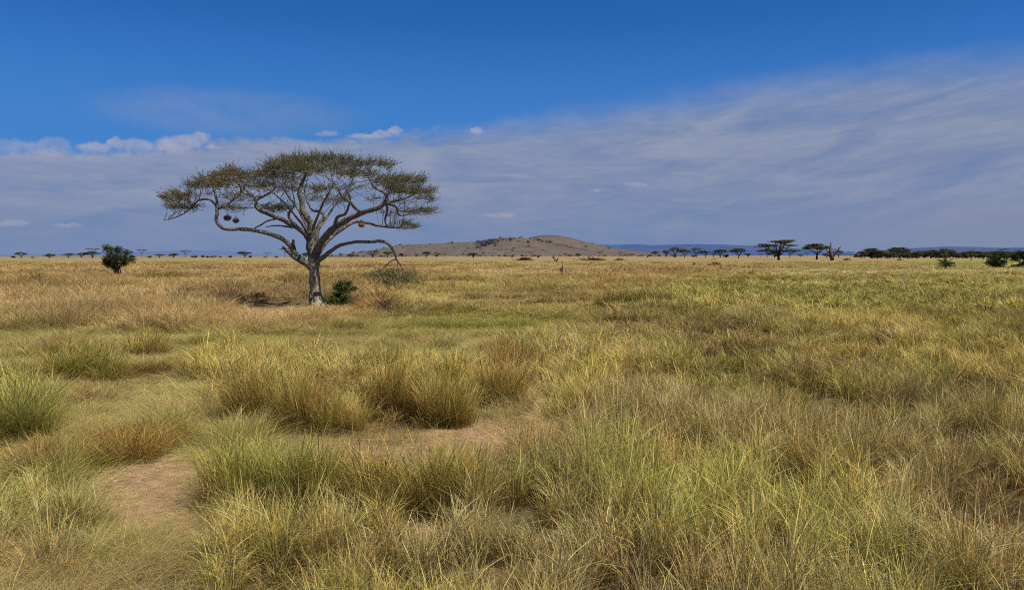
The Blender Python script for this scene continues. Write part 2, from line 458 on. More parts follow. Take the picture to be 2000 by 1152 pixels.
    holes = np.maximum(holes, np.clip(ell(px, py, 455, 836, 34, 16) + ell(px, py, 790, 835, 62, 22) + ell(px, py, 1545, 775, 70, 26) + ell(px, py, 1910, 800, 80, 26) + ell(px, py, 1105, 900, 26, 34) + ell(px, py, 1580, 985, 30, 40) + ell(px, py, 1950, 985, 46, 40), 0, 1))
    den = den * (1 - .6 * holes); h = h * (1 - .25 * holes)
    c = mixc(c, np.array([.30, .215, .095]), holes * .5)  # shade of the hollows painted into the blades as dark brown
    gaps = sst(.43, .57, fbm(X * 1.5, Y * 1.5, 53, 2)); den = den * (1 - .72 * (1 - gaps) * tall)
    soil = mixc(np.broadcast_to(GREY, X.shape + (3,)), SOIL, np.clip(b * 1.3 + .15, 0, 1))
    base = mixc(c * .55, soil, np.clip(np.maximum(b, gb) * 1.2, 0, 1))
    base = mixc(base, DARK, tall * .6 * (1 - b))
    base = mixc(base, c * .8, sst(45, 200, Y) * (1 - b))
    return h, np.clip(den, 0, 1), c, base, g, tall, b


# the ground: one sheet, fine near the camera, out past the horizon
ys = np.concatenate([np.linspace(-40, 4, 24)[:-1], 4 * (45000 / 4) ** (np.linspace(0, 1, 430))])
us = np.linspace(-1, 1, 321); us = np.sign(us) * np.abs(us) ** 1.15
YY, UU = np.meshgrid(ys, us, indexing='ij'); XX = UU * (np.abs(YY) * 1.15 + 26)
ZZ = ground_z(XX, YY)
hh, dd, cc, gb_, gg, tl, bb = zones(XX, YY)
n, m_ = YY.shape
idx = np.arange(n * m_).reshape(n, m_)
Q = np.stack([idx[:-1, :-1], idx[:-1, 1:], idx[1:, 1:], idx[1:, :-1]], -1).reshape(-1, 4)
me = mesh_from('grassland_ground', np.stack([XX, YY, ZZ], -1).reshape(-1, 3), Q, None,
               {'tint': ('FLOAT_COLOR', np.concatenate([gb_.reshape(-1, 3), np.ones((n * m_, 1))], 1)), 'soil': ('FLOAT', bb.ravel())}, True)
mg, nt = new_mat('savanna_ground')
pos = nt.n('ShaderNodeNewGeometry').outputs['Position']
t0 = nt.attr('tint').outputs['Color']; so = nt.attr('soil').outputs['Fac']
a = nt.noise(pos, .35, 6., .62); b_ = nt.noise(pos, 5.5, 6., .7); c_ = nt.noise(pos, 28., 4., .7); far = nt.noise(nt.scale_vec(pos, (.02, .05, .0)), 1., 6., .65)
col = nt.mix(1., t0, nt.mix(nt.sstep(b_, .3, .7), (.68, .64, .6), (1.22, 1.2, 1.15)), 'MULTIPLY')
col = nt.mix(1., col, nt.mix(nt.sstep(a, .3, .7), (.8, .76, .7), (1.16, 1.16, 1.14)), 'MULTIPLY')
col = nt.mix(1., col, nt.mix(nt.sstep(far, .32, .68), (.8, .75, .68), (1.14, 1.14, 1.1)), 'MULTIPLY')
col = nt.mix(nt.math('MULTIPLY', nt.sstep(c_, .54, .68), .7), col, nt.mix(1., col, (.5, .42, .34), 'MULTIPLY'))
peb = nt.noise(pos, 60., 2., .5)
col = nt.mix(nt.math('MULTIPLY', nt.math('MULTIPLY', nt.sstep(peb, .66, .72), so), .6), col, (.5, .4, .3))
out(nt, principled(nt, col, .95, bump(nt, nt.math('ADD', b_, nt.math('MULTIPLY', c_, .6)), 1., .07), .1))
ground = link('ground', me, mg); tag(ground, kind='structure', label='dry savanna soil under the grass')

# ------------------------------------------------------------------ grass blades
def blades(n, R, h, w, spread, lean, curl, K=4, rx=1., ry=1., jitter=.35, wind=(.05, .0), heads=.25, rng=RNG, foot=0., leafy=0.):
    ang = rng.random(n) * 2 * np.pi; rad = np.sqrt(rng.random(n)) * R
    bx = np.cos(ang) * rad * rx; by = np.sin(ang) * rad * ry
    hi = h * (1 - jitter + 2 * jitter * rng.random(n)) * (1 - .25 * (rad / R) ** 2)
    head = rng.random(n) < heads; hi = hi * np.where(head, 1.07, 1.)
    la = ang + (rng.random(n) - .5) * 2.6
    lf = rng.random(n) < leafy; z0 = np.where(lf, hi * rng.uniform(.08, .72, n), 0.); hi = np.where(lf, hi * rng.uniform(.16, .36, n), hi)
    le = np.abs(rng.normal(0, 1, n)) * lean + spread * (rad / R) * rng.random(n)
    lx = np.cos(la) * le + wind[0]; ly = np.sin(la) * le + wind[1]
    cu = curl * rng.random(n)
    lx = np.where(lf, np.cos(la) * rng.uniform(.45, 1.5, n), lx); ly = np.where(lf, np.sin(la) * rng.uniform(.45, 1.5, n), ly)
    yaw = rng.random(n) * np.pi
    s = np.linspace(0, 1, K + 1)
    prof = (1 - s) ** .6 * .85 + .15
    prof_h = np.interp(s, [0, .62, .8, 1], [.6, .5, 1.6, .3])
    head = head & ~lf
    ww = w * np.exp(rng.normal(0, .33, n)) * np.where(lf, 1.25, 1.)
    wid = ww[:, None] * np.where(head[:, None], prof_h[None], prof[None])
    off = s[None] ** 1.7
    Zc = z0[:, None] + hi[:, None] * (s[None] - cu[:, None] * .35 * s[None] ** 3)
    sh = (z0 / (h * 1.1))[:, None]
    Xc = bx[:, None] + lx[:, None] * hi[:, None] * (off + cu[:, None] * s[None] ** 3)
    Yc = by[:, None] + ly[:, None] * hi[:, None] * (off + cu[:, None] * s[None] ** 3)
    ox = np.cos(yaw)[:, None] * wid * .5; oy = np.sin(yaw)[:, None] * wid * .5
    V = np.stack([np.stack([Xc - ox, Yc - oy, Zc], -1), np.stack([Xc + ox, Yc + oy, Zc], -1)], 2)      # n, K+1, 2, 3
    base = np.arange(n)[:, None] * (K + 1) * 2 + np.arange(K)[None] * 2
    Q = np.stack([base, base + 1, base + 3, base + 2], -1).reshape(-1, 4)
    al = np.broadcast_to((foot + (1 - foot) * np.clip(sh + s[None] * np.where(lf, .3, 1.)[:, None], 0, 1))[:, :, None], (n, K + 1, 2)).ravel()
    va = np.broadcast_to(rng.random(n)[:, None, None], (n, K + 1, 2)).ravel()
    return V.reshape(-1, 3), Q, al, va


def blade_mesh(name, parts, tint=None):
    Vs, Qs, A, R_ = [], [], [], []; k = 0; C = []
    for i, (V, Q, a, r) in enumerate(parts):
        Vs.append(V); Qs.append(Q + k); A.append(a); R_.append(r); k += len(V)
        if tint is not None: C.append(np.tile(np.append(tint[i], 1), (len(V), 1)))
    at_ = {'along': ('FLOAT', np.concatenate(A)), 'vary': ('FLOAT', np.concatenate(R_))}
    if tint is not None: at_['tint'] = ('FLOAT_COLOR', np.concatenate(C))
    return mesh_from(name, np.concatenate(Vs), np.concatenate(Qs), None, at_)


protos = bpy.data.collections.new('grass_tufts')      # source shapes, not linked to the scene
proto_ix = {}


def proto(key, me):
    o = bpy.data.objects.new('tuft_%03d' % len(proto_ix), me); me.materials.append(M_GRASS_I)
    protos.objects.link(o); proto_ix.setdefault(key[0], []).append(len(protos.objects) - 1)
    proto_ix[key] = len(protos.objects) - 1


for lod, (nb, w) in enumerate([(130, .0038), (78, .0076), (40, .019), (28, .05)]):
    for k in range(3):
        for kind, args in (('tall', dict(R=.12, h=1., spread=.10, lean=.12, curl=.14, heads=.4, leafy=.5, foot=(0, 0, .1, .5)[lod])),
                           ('lush', dict(R=.14, h=1., spread=.18, lean=.16, curl=.25, heads=.15, leafy=.4, foot=.25 if lod > 2 else 0.)),
                           ('fine', dict(R=.22, h=1., spread=.4, lean=.28, curl=.4, heads=.4, foot=(.15, .15, .4, .75)[lod])),
                           ('turf', dict(R=.24, h=1., spread=.6, lean=.6, curl=.9, heads=.0, foot=.55))):
            ww = w * {'tall': 1., 'lush': 1.35, 'fine': .75, 'turf': .9}[kind]
            va_ = (1., 1., 1., .22)[lod]; nn = int(nb * {'tall': 1., 'lush': .9, 'fine': 1.25, 'turf': 1.2}[kind])
            V_, Q_, a_, r_ = blades(nn, w=ww, K=(4, 3, 2, 1)[lod], **args); proto(((kind, lod), k), blade_mesh('grass_tuft', [(V_, Q_, a_, .5 + (r_ - .5) * va_)]))


def scatter(Y0, Y1, per_m2, lod, sxy):
    dY = Y1 - Y0
    half = lambda y: .74 * y + 2.2
    N = int(per_m2 * (half(Y0) + half(Y1)) * dY)
    Y = Y0 + RNG.random(int(N * 1.15)) * dY
    keep = RNG.random(len(Y)) < half(Y) / half(Y1)
    Y = Y[keep]; X = (RNG.random(len(Y)) * 2 - 1) * half(Y)
    h, den, c, base, g, tall, b = zones(X, Y)
    # short turf needs more, smaller tufts; thin it elsewhere
    keep = RNG.random(len(Y)) < den
    X, Y, h, c, g, tall = (q[keep] for q in (X, Y, h, c, g, tall))
    m = len(X); r = RNG.random(m)
    kind = np.where(tall > .5, np.where(r < .62 - .3 * np.clip(g, 0, 1), 0, 1), np.where(h < .22, 3, np.where(r < .8, 2, 0)))
    kinds = ['tall', 'lush', 'fine', 'turf']
    ix = np.zeros(m, np.int32)
    pick = RNG.integers(0, 3, m)
    for q, kn in enumerate(kinds):
        arr = np.array([proto_ix[((kn, lod), t)] for t in range(3)])
        s_ = kind == q; ix[s_] = arr[pick[s_]]
    cl_ = fbm(X * 1.7, Y * 1.7, 61, 2)
    h = h * np.interp(Y, [90, 240], [1, .5]); hv = h * (.8 + .4 * RNG.random(m)) * (1 + 1.1 * (cl_ - .5) * np.clip(tall + .3, 0, 1))
    sx = sxy * (.75 + .5 * RNG.random(m)) * np.where(kind == 3, 1.15, 1.) * np.clip(.65 + hv * .5, .6, 1.15)
    am = np.interp(Y, [8, 40, 120], [.4, .22, .07])[:, None]
    tint = c * (1 - am / 2 + am * RNG.random((m, 1))) * (1 + (RNG.random((m, 3)) - .5) * am * .35)
    big = fbm(X * .16, Y * .07, 63, 3)[:, None]; tint = tint * (.80 + .40 * sst(.3, .7, big))
    P = np.stack([X, Y, ground_z(X, Y) - .012], -1)
    rot = np.stack([(RNG.random(m) - .5) * .25, (RNG.random(m) - .5) * .25, RNG.random(m) * 6.283], -1)
    scl = np.stack([sx, sx, hv], -1)
    return P, rot, scl, ix, tint


RINGS = [(4.2, 9, 34, 0, .85), (9, 14, 32, 0, .88), (14, 22, 24, 1, .95), (22, 34, 15, 1, 1.1), (34, 60, 8, 2, 1.4), (60, 110, 2.6, 2, 2.1), (110, 220, .75, 3, 3.4), (220, 330, .2, 3, 5.)]
parts = [scatter(*r) for r in RINGS]
P, RO, SL, IX, TI = (np.concatenate([p[i] for p in parts]) for i in range(5))
print('grass tufts', len(P))
gm = mesh_from('grass', P, None, None, {'rot': ('FLOAT_VECTOR', RO), 'scl': ('FLOAT_VECTOR', SL), 'tint': ('FLOAT_COLOR', np.concatenate([TI, np.ones((len(TI), 1))], 1))})
a = gm.attributes.new('pick', 'INT', 'POINT'); a.data.foreach_set('value', IX)
gm.materials.append(M_GRASS_I)
ng = bpy.data.node_groups.new('scatter_grass', 'GeometryNodeTree')
ng.interface.new_socket('Geometry', in_out='INPUT', socket_type='NodeSocketGeometry'); ng.interface.new_socket('Geometry', in_out='OUTPUT', socket_type='NodeSocketGeometry')
gi = ng.nodes.new('NodeGroupInput'); go = ng.nodes.new('NodeGroupOutput')
ip = ng.nodes.new('GeometryNodeInstanceOnPoints'); ci = ng.nodes.new('GeometryNodeCollectionInfo')
ci.inputs['Collection'].default_value = protos; ci.inputs['Separate Children'].default_value = True; ci.inputs['Reset Children'].default_value = True
def named(nm, ty):
    q = ng.nodes.new('GeometryNodeInputNamedAttribute'); q.data_type = ty; q.inputs[0].default_value = nm; return q.outputs[0]
ng.links.new(gi.outputs[0], ip.inputs['Points']); ng.links.new(ci.outputs[0], ip.inputs['Instance'])
ip.inputs['Pick Instance'].default_value = True
ng.links.new(named('pick', 'INT'), ip.inputs['Instance Index']); ng.links.new(named('rot', 'FLOAT_VECTOR'), ip.inputs['Rotation']); ng.links.new(named('scl', 'FLOAT_VECTOR'), ip.inputs['Scale'])
rz = ng.nodes.new('GeometryNodeRealizeInstances'); ng.links.new(ip.outputs[0], rz.inputs[0]); ng.links.new(rz.outputs[0], go.inputs[0])
grass = link('grass', gm); md = grass.modifiers.new('scatter', 'NODES'); md.node_group = ng
tag(grass, 'dry golden and green savanna grass covering the plain', 'grass', kind='stuff')

# loose stones and crumbs on the bare soil
pb = MB(); octv = np.array([(1, 0, 0), (-1, 0, 0), (0, 1, 0), (0, -1, 0), (0, 0, 1), (0, 0, -1)], float); octf = [(0, 2, 4), (2, 1, 4), (1, 3, 4), (3, 0, 4), (2, 0, 5), (1, 2, 5), (3, 1, 5), (0, 3, 5)]
Yp = RNG.uniform(6, 17, 24000); Xp = (RNG.random(24000) - .75) * .9 * Yp
bz = zones(Xp, Yp)[6]; kp = (bz > .5) & (RNG.random(24000) < .22); Xp, Yp = Xp[kp], Yp[kp]; Zp = ground_z(Xp, Yp)
for x, y, z in zip(Xp, Yp, Zp):
    r = .005 + .022 * RNG.random() ** 4; pb.add(octv * r * RNG.uniform(.6, 1.3, (6, 3)) * [1, 1, .6] + [x, y, z + r * .2], None, octf, np.array((.36, .27, .19)) * RNG.uniform(.4, 1.5))
m_pb, nt = new_mat('pebble'); out(nt, principled(nt, nt.attr('tint').outputs['Color'], .9))
tag(link('pebbles', pb.mesh('pebbles'), m_pb), 'small pebbles and crumbs scattered on the bare soil', 'pebbles', kind='stuff')

# ------------------------------------------------------------------ tussocks one can tell apart
def tussock(px, py, rx, ry, h, n, cols, label, w=.0045, lean=.16, spread=.25, curl=.5, heads=.3, name='grass_tussock', cat='grass tussock'):
    X, Y = unproj(px, py); z = gz(X, Y)
    w = w * .85 * max(1, Y / 14.); n = int(n)
    parts_, tints = [], []
    for c in cols:
        for q in range(8):
            ox, oy = (random.random() - .5) * 1.35 * rx, (random.random() - .5) * 1.35 * ry
            V, Q_, a_, r_ = blades(max(4, int(n / (3.6 * len(cols)))), 1., h * random.uniform(.5, 1.15), w, spread, lean, curl, 5, rx * .5, ry * .5, heads=heads, leafy=.35)
            tl = random.gauss(0, .13), random.gauss(0, .10); V = V + np.outer(V[:, 2], [tl[0], tl[1], 0])
            V = V + np.array([ox, oy, 0]); parts_.append((V, Q_, a_, r_)); tints.append(np.array(c) * random.uniform(.8, 1.2))
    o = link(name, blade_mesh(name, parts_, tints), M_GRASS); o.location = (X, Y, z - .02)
    return tag(o, label, cat, 'tussocks of tall grass')


G1, G2, G3 = (.32, .345, .11), (.41, .39, .14), (.23, .26, .085)
S1, S2, B1, B2 = (.50, .40, .16), (.42, .36, .13), (.40, .25, .10), (.28, .17, .08)
tussock(30, 872, .55, .5, .9, 1710, [G1, G2, G3], 'big bright green grass tussock at the left edge', .0045, .3, .5)
tussock(150, 738, .75, .6, .85, 1710, [G1, G2, S2], 'green tussock on short sward left of the grey bare patch', .0045, .3, .5)
tussock(215, 742, .5, .4, .5, 798, [G1, G1, B1], 'low bright green tuft at the edge of the grey bare patch', .0045, .35, .6)
tussock(285, 697, .55, .4, .7, 798, [G2, S2, B1], 'small straw and green tuft standing alone before the brown band', .0045)
tussock(215, 900, .62, .42, .42, 1900, [B1, (.46, .32, .12), S2], 'rusty orange tuft above the bare pale soil', .0045, .35, .6, .7, .1)
tussock(310, 868, .5, .35, .36, 1178, [S2, (.4, .3, .12), B1], 'flattened straw tuft bent over the edge of the bare soil', .0045, .6, .7, .9, .1)
tussock(80, 915, .4, .3, .4, 950, [B1, S2, B2], 'brown dry tuft left of the rusty orange one', .0045, .4, .6, .7, .1)
tussock(470, 985, .38, .4, .74, 1710, [G2, G1, S1], 'yellow-green tussock at the right edge of the bare pale soil', .0045)
tussock(600, 990, .42, .4, .72, 1710, [G2, S2, G1], 'middle tussock of the front row, pale green', .0045)
tussock(750, 1000, .36, .36, .7, 1520, [S2, G2, S1, B1], 'dark-footed tussock left of the sandy gap in front', .0045)
tussock(890, 1000, .4, .36, .72, 1520, [S1, G2, S2], 'straw tussock right of the sandy gap in front', .0045)
tussock(485, 832, .4, .35, .95, 1710, [G2, S1, S1, B1], 'tall tussock at the left end of the middle clump, dark at its foot', .0045)
tussock(590, 842, .45, .32, .85, 1710, [S1, S1, G2, B1], 'tall straw tussock in the middle clump over a rusty foot', .0045)
tussock(665, 850, .35, .28, .62, 1140, [G2, S1], 'lower yellow tussock leaning out of the middle clump', .0045)
tussock(770, 822, .5, .3, .95, 1710, [S1, S2, S1, G2, B2], 'tall tussock over the dark hollow of the middle clump', .0045)
tussock(880, 832, .42, .3, .85, 1520, [S1, S2, G2], 'straw tussock at the right end of the middle clump', .0045)
tussock(975, 792, .42, .32, .8, 1330, [S1, S1, B1, S2], 'brown-footed tussock by the sandy gap right of the middle clump', .0045)
tussock(1010, 735, .6, .5, .75, 1330, [S1, (.47, .35, .14), B1], 'golden tussock where the right-hand field begins', .0045)
tussock(1215, 604, 1.2, .8, .95, 1710, [(.3, .31, .12), (.36, .33, .14), B2], 'round grey-green bushy tussock at the left end of the green band', .0045, .35, .6)
tussock(1275, 602, .9, .7, .9, 1330, [(.33, .33, .13), (.28, .28, .1), B2], 'round bushy tussock just right of the grey-green one', .0045, .35, .6)
tussock(1115, 905, .35, .3, .6, 950, [B2, B1, S2], 'brown collapsed tussock at the edge of the right-hand field', .0045, .5, .7, .9)

# ------------------------------------------------------------------ leaf sprays
def quads_at(C, size, rng, flat=.5, stretch=1.):
    """n leaf quads, each turned its own way"""
    n = len(C)
    N = rng.normal(0, 1, (n, 3)); N[:, 2] = np.abs(N[:, 2]) + flat; N /= np.linalg.norm(N, axis=1, keepdims=True)
    A = rng.normal(0, 1, (n, 3)); A -= N * (A * N).sum(1, keepdims=True); A /= np.linalg.norm(A, axis=1, keepdims=True) + 1e-9
    Bv = np.cross(N, A)
    s = (size * (.6 + .8 * rng.random(n)))[:, None] if np.ndim(size) == 0 else size[:, None]
    V = np.stack([C - A * s * stretch, C - Bv * s * .5, C + A * s * stretch, C + Bv * s * .5], 1).reshape(-1, 3)
    return V, np.arange(n * 4).reshape(n, 4)


# ------------------------------------------------------------------ the big acacia
def zt(zx, zy, d, Y0):      # a position traced on the photo, d metres behind the trunk
    zx = 1070 + (zx - 1070) * .975; zy = zy + 14 * (zy < 400) * (400 - zy) / 300
    return at(280 + zx / 3.2, 270 + zy / 3.2, Y0 + d)


TX, TY = unproj(619, 601)
PXM = TY / F / 3.2
LIMBS = {
    'trunk': [(1092, 1082, 0, 56), (1084, 1040, 0, 44), (1078, 980, 0, 37), (1070, 900, 0, 34), (1068, 840, 0, 34), (1066, 795, 0, 40), (1062, 750, 0, 40), (1055, 700, .02, 36), (1050, 650, .05, 33), (1050, 600, .1, 29), (1048, 540, .15, 25), (1020, 490, .2, 21), (990, 440, .3, 18), (985, 380, .3, 17), (975, 340, .3, 16), (985, 290, .3, 13), (1000, 250, .2, 11), (1030, 190, 0, 4)],
    'low_left': [(1064, 815, -.1, 30), (1030, 790, -.15, 27), (985, 757, -.25, 24), (945, 722, -.3, 22), (915, 675, -.4, 19), (885, 645, -.5, 18), (850, 622, -.6, 17), (780, 597, -.8, 16), (690, 578, -1., 15), (600, 568, -1.2, 14), (510, 567, -1.3, 14), (465, 548, -1.4, 13), (440, 510, -1.4, 13), (447, 465, -1.4, 13), (443, 420, -1.3, 12), (437, 360, -1.2, 9), (420, 290, -1.1, 4)],
    'l_outer': [(445, 430, -1.35, 9), (400, 385, -1.2, 8), (340, 385, -1., 8), (290, 420, -.8, 7), (240, 465, -.7, 5), (190, 490, -.6, 4), (140, 505, -.5, 3), (100, 510, -.5, 2)],
    'l_inner': [(447, 445, -1.4, 10), (500, 418, -1.2, 9), (550, 385, -1., 8), (590, 350, -.9, 8), (620, 310, -.7, 7), (600, 240, -.5, 3)],
    'stub': [(940, 740, -.28, 17), (940, 700, -.35, 16), (935, 665, -.4, 13), (938, 637, -.4, 12)],
    'stub_low': [(1010, 782, -.2, 20), (960, 762, -.45, 15), (925, 735, -.6, 14), (893, 706, -.75, 13), (866, 680, -.85, 11)],
    'mid_left': [(1056, 672, .1, 24), (1025, 620, .4, 22), (990, 580, .7, 20), (930, 545, 1., 18), (870, 512, 1.3, 17), (810, 490, 1.5, 16), (760, 470, 1.8, 15), (712, 445, 2., 14), (693, 410, 2., 11), (705, 380, 2., 10), (760, 350, 2.1, 9), (815, 310, 2.2, 8), (800, 240, 2.2, 3)],
    'mid_left_up': [(1040, 632, .2, 19), (1000, 590, 0., 17), (950, 552, -.3, 15), (918, 515, -.5, 13), (905, 470, -.6, 11), (940, 420, -.7, 8), (930, 330, -.7, 3)],
    'mid_left_back': [(712, 440, 2., 10), (680, 370, 2.3, 9), (650, 350, 2.5, 9), (615, 340, 2.7, 8), (580, 270, 2.9, 3)],
    'dead_twig': [(850, 500, 1.3, 8), (800, 510, 1.1, 8), (760, 522, .9, 7), (720, 545, .8, 6), (688, 562, .7, 5)],
    'dead_twig_low': [(930, 560, .9, 7), (870, 548, .8, 7), (810, 546, .6, 6), (755, 557, .5, 4)],
    'right_up': [(1072, 690, .2, 26), (1082, 630, .5, 20), (1088, 575, .8, 16), (1105, 530, 1.1, 14), (1132, 485, 1.3, 12), (1100, 458, 1.5, 11), (1050, 445, 1.8, 9), (1000, 340, 2.4, 4)],
    'right_main': [(1072, 735, -.1, 32), (1100, 670, -.3, 28), (1140, 615, -.5, 27), (1190, 562, -.7, 26), (1250, 525, -.9, 23), (1320, 492, -1.2, 20), (1400, 458, -1.5, 18), (1470, 440, -1.7, 17), (1515, 410, -1.8, 14), (1535, 370, -1.8, 12), (1510, 335, -1.8, 10), (1470, 315, -1.8, 9), (1442, 290, -1.8, 8), (1410, 210, -1.6, 3)],
    'right_far': [(1500, 425, -1.75, 11), (1560, 400, -1.6, 10), (1620, 385, -1.3, 8), (1690, 360, -1., 6), (1750, 330, -.8, 4)],
    'right_low': [(1530, 410, -1.7, 9), (1590, 430, -1.2, 8), (1610, 480, -.9, 8), (1660, 480, -.6, 6), (1720, 470, -.4, 4)],
    'right_twist': [(1195, 560, -.75, 14), (1205, 520, -1., 13), (1225, 490, -1.2, 12), (1270, 470, -1.4, 10), (1300, 380, -2., 7), (1280, 330, -2.6, 4)],
    'right_inner': [(1370, 470, -1.35, 13), (1335, 440, -1.6, 12), (1300, 405, -2., 11), (1255, 375, -2.5, 9), (1225, 320, -3., 4)],
    'right_second': [(1075, 745, .15, 26), (1115, 680, .4, 23), (1155, 635, .7, 20), (1210, 592, 1., 17), (1270, 552, 1.2, 15), (1340, 522, 1.4, 13), (1410, 530, 1.5, 11), (1480, 548, 1.5, 10), (1560, 558, 1.5, 8), (1620, 560, 1.5, 5)],
    'low_right': [(1066, 805, -.1, 25), (1090, 768, -.2, 22), (1130, 740, -.3, 19), (1190, 695, -.5, 16), (1250, 665, -.7, 14), (1330, 650, -.9, 12), (1420, 648, -1.1, 12), (1500, 645, -1.3, 12), (1550, 668, -1.4, 11), (1580, 710, -1.5, 10), (1600, 760, -1.5, 8), (1622, 792, -1.5, 6)],
    'low_right_stub': [(1185, 700, -.5, 9), (1205, 682, -.55, 8), (1220, 668, -.6, 6)],
    'right_hang': [(1528, 400, -1.75, 9), (1538, 450, -1.4, 8), (1522, 500, -.8, 7), (1532, 540, -.2, 5), (1580, 556, .8, 3)],
    'droop_left': [(1598, 755, -1.5, 5), (1560, 768, -1.4, 4), (1530, 795, -1.4, 4), (1490, 825, -1.3, 3)],
    'droop_mid': [(1605, 770, -1.5, 5), (1605, 805, -1.6, 4), (1615, 850, -1.7, 3), (1625, 900, -1.8, 2)],
    'back_left': [(1050, 600, .3, 17), (1010, 530, 1.2, 14), (960, 440, 2.2, 11), (900, 360, 3., 9), (850, 270, 3.5, 3)],
    'back_right': [(1060, 620, .3, 18), (1130, 520, 1.3, 14), (1200, 420, 2.3, 11), (1270, 330, 3., 9), (1320, 250, 3.4, 3)],
    'front_left': [(1045, 620, -.2, 17), (960, 500, -1.2, 12), (870, 400, -2.2, 10), (760, 300, -2.9, 3)],
    'front_right': [(1058, 570, -.2, 15), (1110, 440, -1.4, 12), (1160, 340, -2.4, 10), (1200, 260, -3., 3)],
}
NO_SEED = {'stub', 'stub_low', 'dead_twig', 'dead_twig_low', 'low_right_stub'}
PADS = [(230, 365, 120, 45, (-1, 1)), (240, 430, 100, 40, (-.5, .8)), (180, 400, 80, 35, (0,)), (370, 290, 115, 36, (-1.5, .3, 1.5)), (420, 262, 100, 30, (-.5, 1)), (545, 215, 110, 32, (-2, .5, 2.5)), (560, 272, 125, 35, (-3, -1, 1.5)),
        (640, 235, 70, 30, (-1, 2)), (730, 290, 90, 36, (-3, 0, 2.5)), (790, 225, 95, 40, (-2, .3, 2.5)), (880, 168, 115, 46, (-2, .5, 3)), (1000, 128, 150, 36, (-2.5, 0, 2.5)), (1160, 128, 135, 36, (-2, .5, 3)), (1060, 195, 180, 40, (-4, -1.5, 1.5, 4)),
        (1250, 165, 110, 40, (-1.5, 1, 3)), (1400, 152, 120, 32, (-1.5, .5, 2)), (1500, 172, 80, 24, (0, 1)), (1330, 215, 135, 36, (-3, -.5, 2.5)), (1265, 308, 95, 28, (-3.6, -3)), (1500, 262, 105, 38, (-2.5, 0, 2)), (1640, 262, 120, 42, (-1.5, 0, 1.5)),
        (1670, 335, 140, 45, (-2, 0, 2)), (1580, 310, 90, 40, (-2.5, 1.5)), (1775, 372, 80, 26, (-.6, .6)), (1700, 455, 125, 36, (-1.5, .8)), (1780, 465, 60, 24, (0,)), (1630, 552, 90, 42, (1.2, 1.9)), (830, 437, 105, 38, (3, 4)), (1190, 388, 95, 36, (3.5,)),
        (1080, 318, 75, 22, (3, -3)), (560, 430, 90, 60, (1.8,)), (520, 330, 90, 30, (-1,)), (930, 300, 90, 30, (2.5, -2.5)), (900, 250, 90, 35, (-3, 3)), (1440, 390, 60, 30, (2.5,))]
BARE = [(600, 370, 130, 60, (-1.5, 1, 2.3)), (930, 310, 110, 50, (-1.5, 1.5)), (1200, 380, 130, 50, (-2, 0, 2.5)), (1580, 400, 110, 40, (-1.5, 1)), (1350, 300, 120, 50, (-1.5, 1.5)), (420, 360, 110, 40, (-1,)), (1050, 380, 80, 50, (-1, 2)), (1540, 480, 60, 60, (-.8,))]
DROOP = [(1545, 835, 125, 48, (-1.6, -1.1)), (1615, 865, 100, 60, (-1.6,)), (1460, 852, 70, 28, (-1.3,)), (1690, 892, 60, 22, (-1.5,)), (1500, 890, 50, 40, (-1.3,))]


def grow(seeds, attractors, D, Rinf, Rkill, iters=90):
    """space colonisation: nodes reach out from the limbs towards the places that hold leaves"""
    N = [np.array(p) for p in seeds]; par = [-1] * len(N)
    A = np.array(attractors); alive = np.ones(len(A), bool)
    S = np.array(N); d = np.linalg.norm(A[:, None] - S[None], axis=2); near = d.argmin(1); nd = d.min(1)
    for it in range(iters):
        if not alive.any(): break
        act = alive & (nd < Rinf)
        if not act.any(): break
        grp = {}
        for k in np.where(act)[0]: grp.setdefault(near[k], []).append(k)
        new = []
        for i, ks in grp.items():
            dv = A[ks] - N[i]; dv = dv / (np.linalg.norm(dv, axis=1, keepdims=True) + 1e-9)
            g = dv.sum(0); l = np.linalg.norm(g)
            if l < .15: g = dv[0]; l = 1.
            g = g / l + RNG.normal(0, .22, 3); g /= np.linalg.norm(g)
            new.append((i, N[i] + g * D))
        for i, p in new:
            N.append(p); par.append(i); j = len(N) - 1
            dd_ = np.linalg.norm(A - p, axis=1); c = dd_ < nd; near[c] = j; nd[c] = dd_[c]
        alive &= nd > Rkill
    return np.array(N), np.array(par)


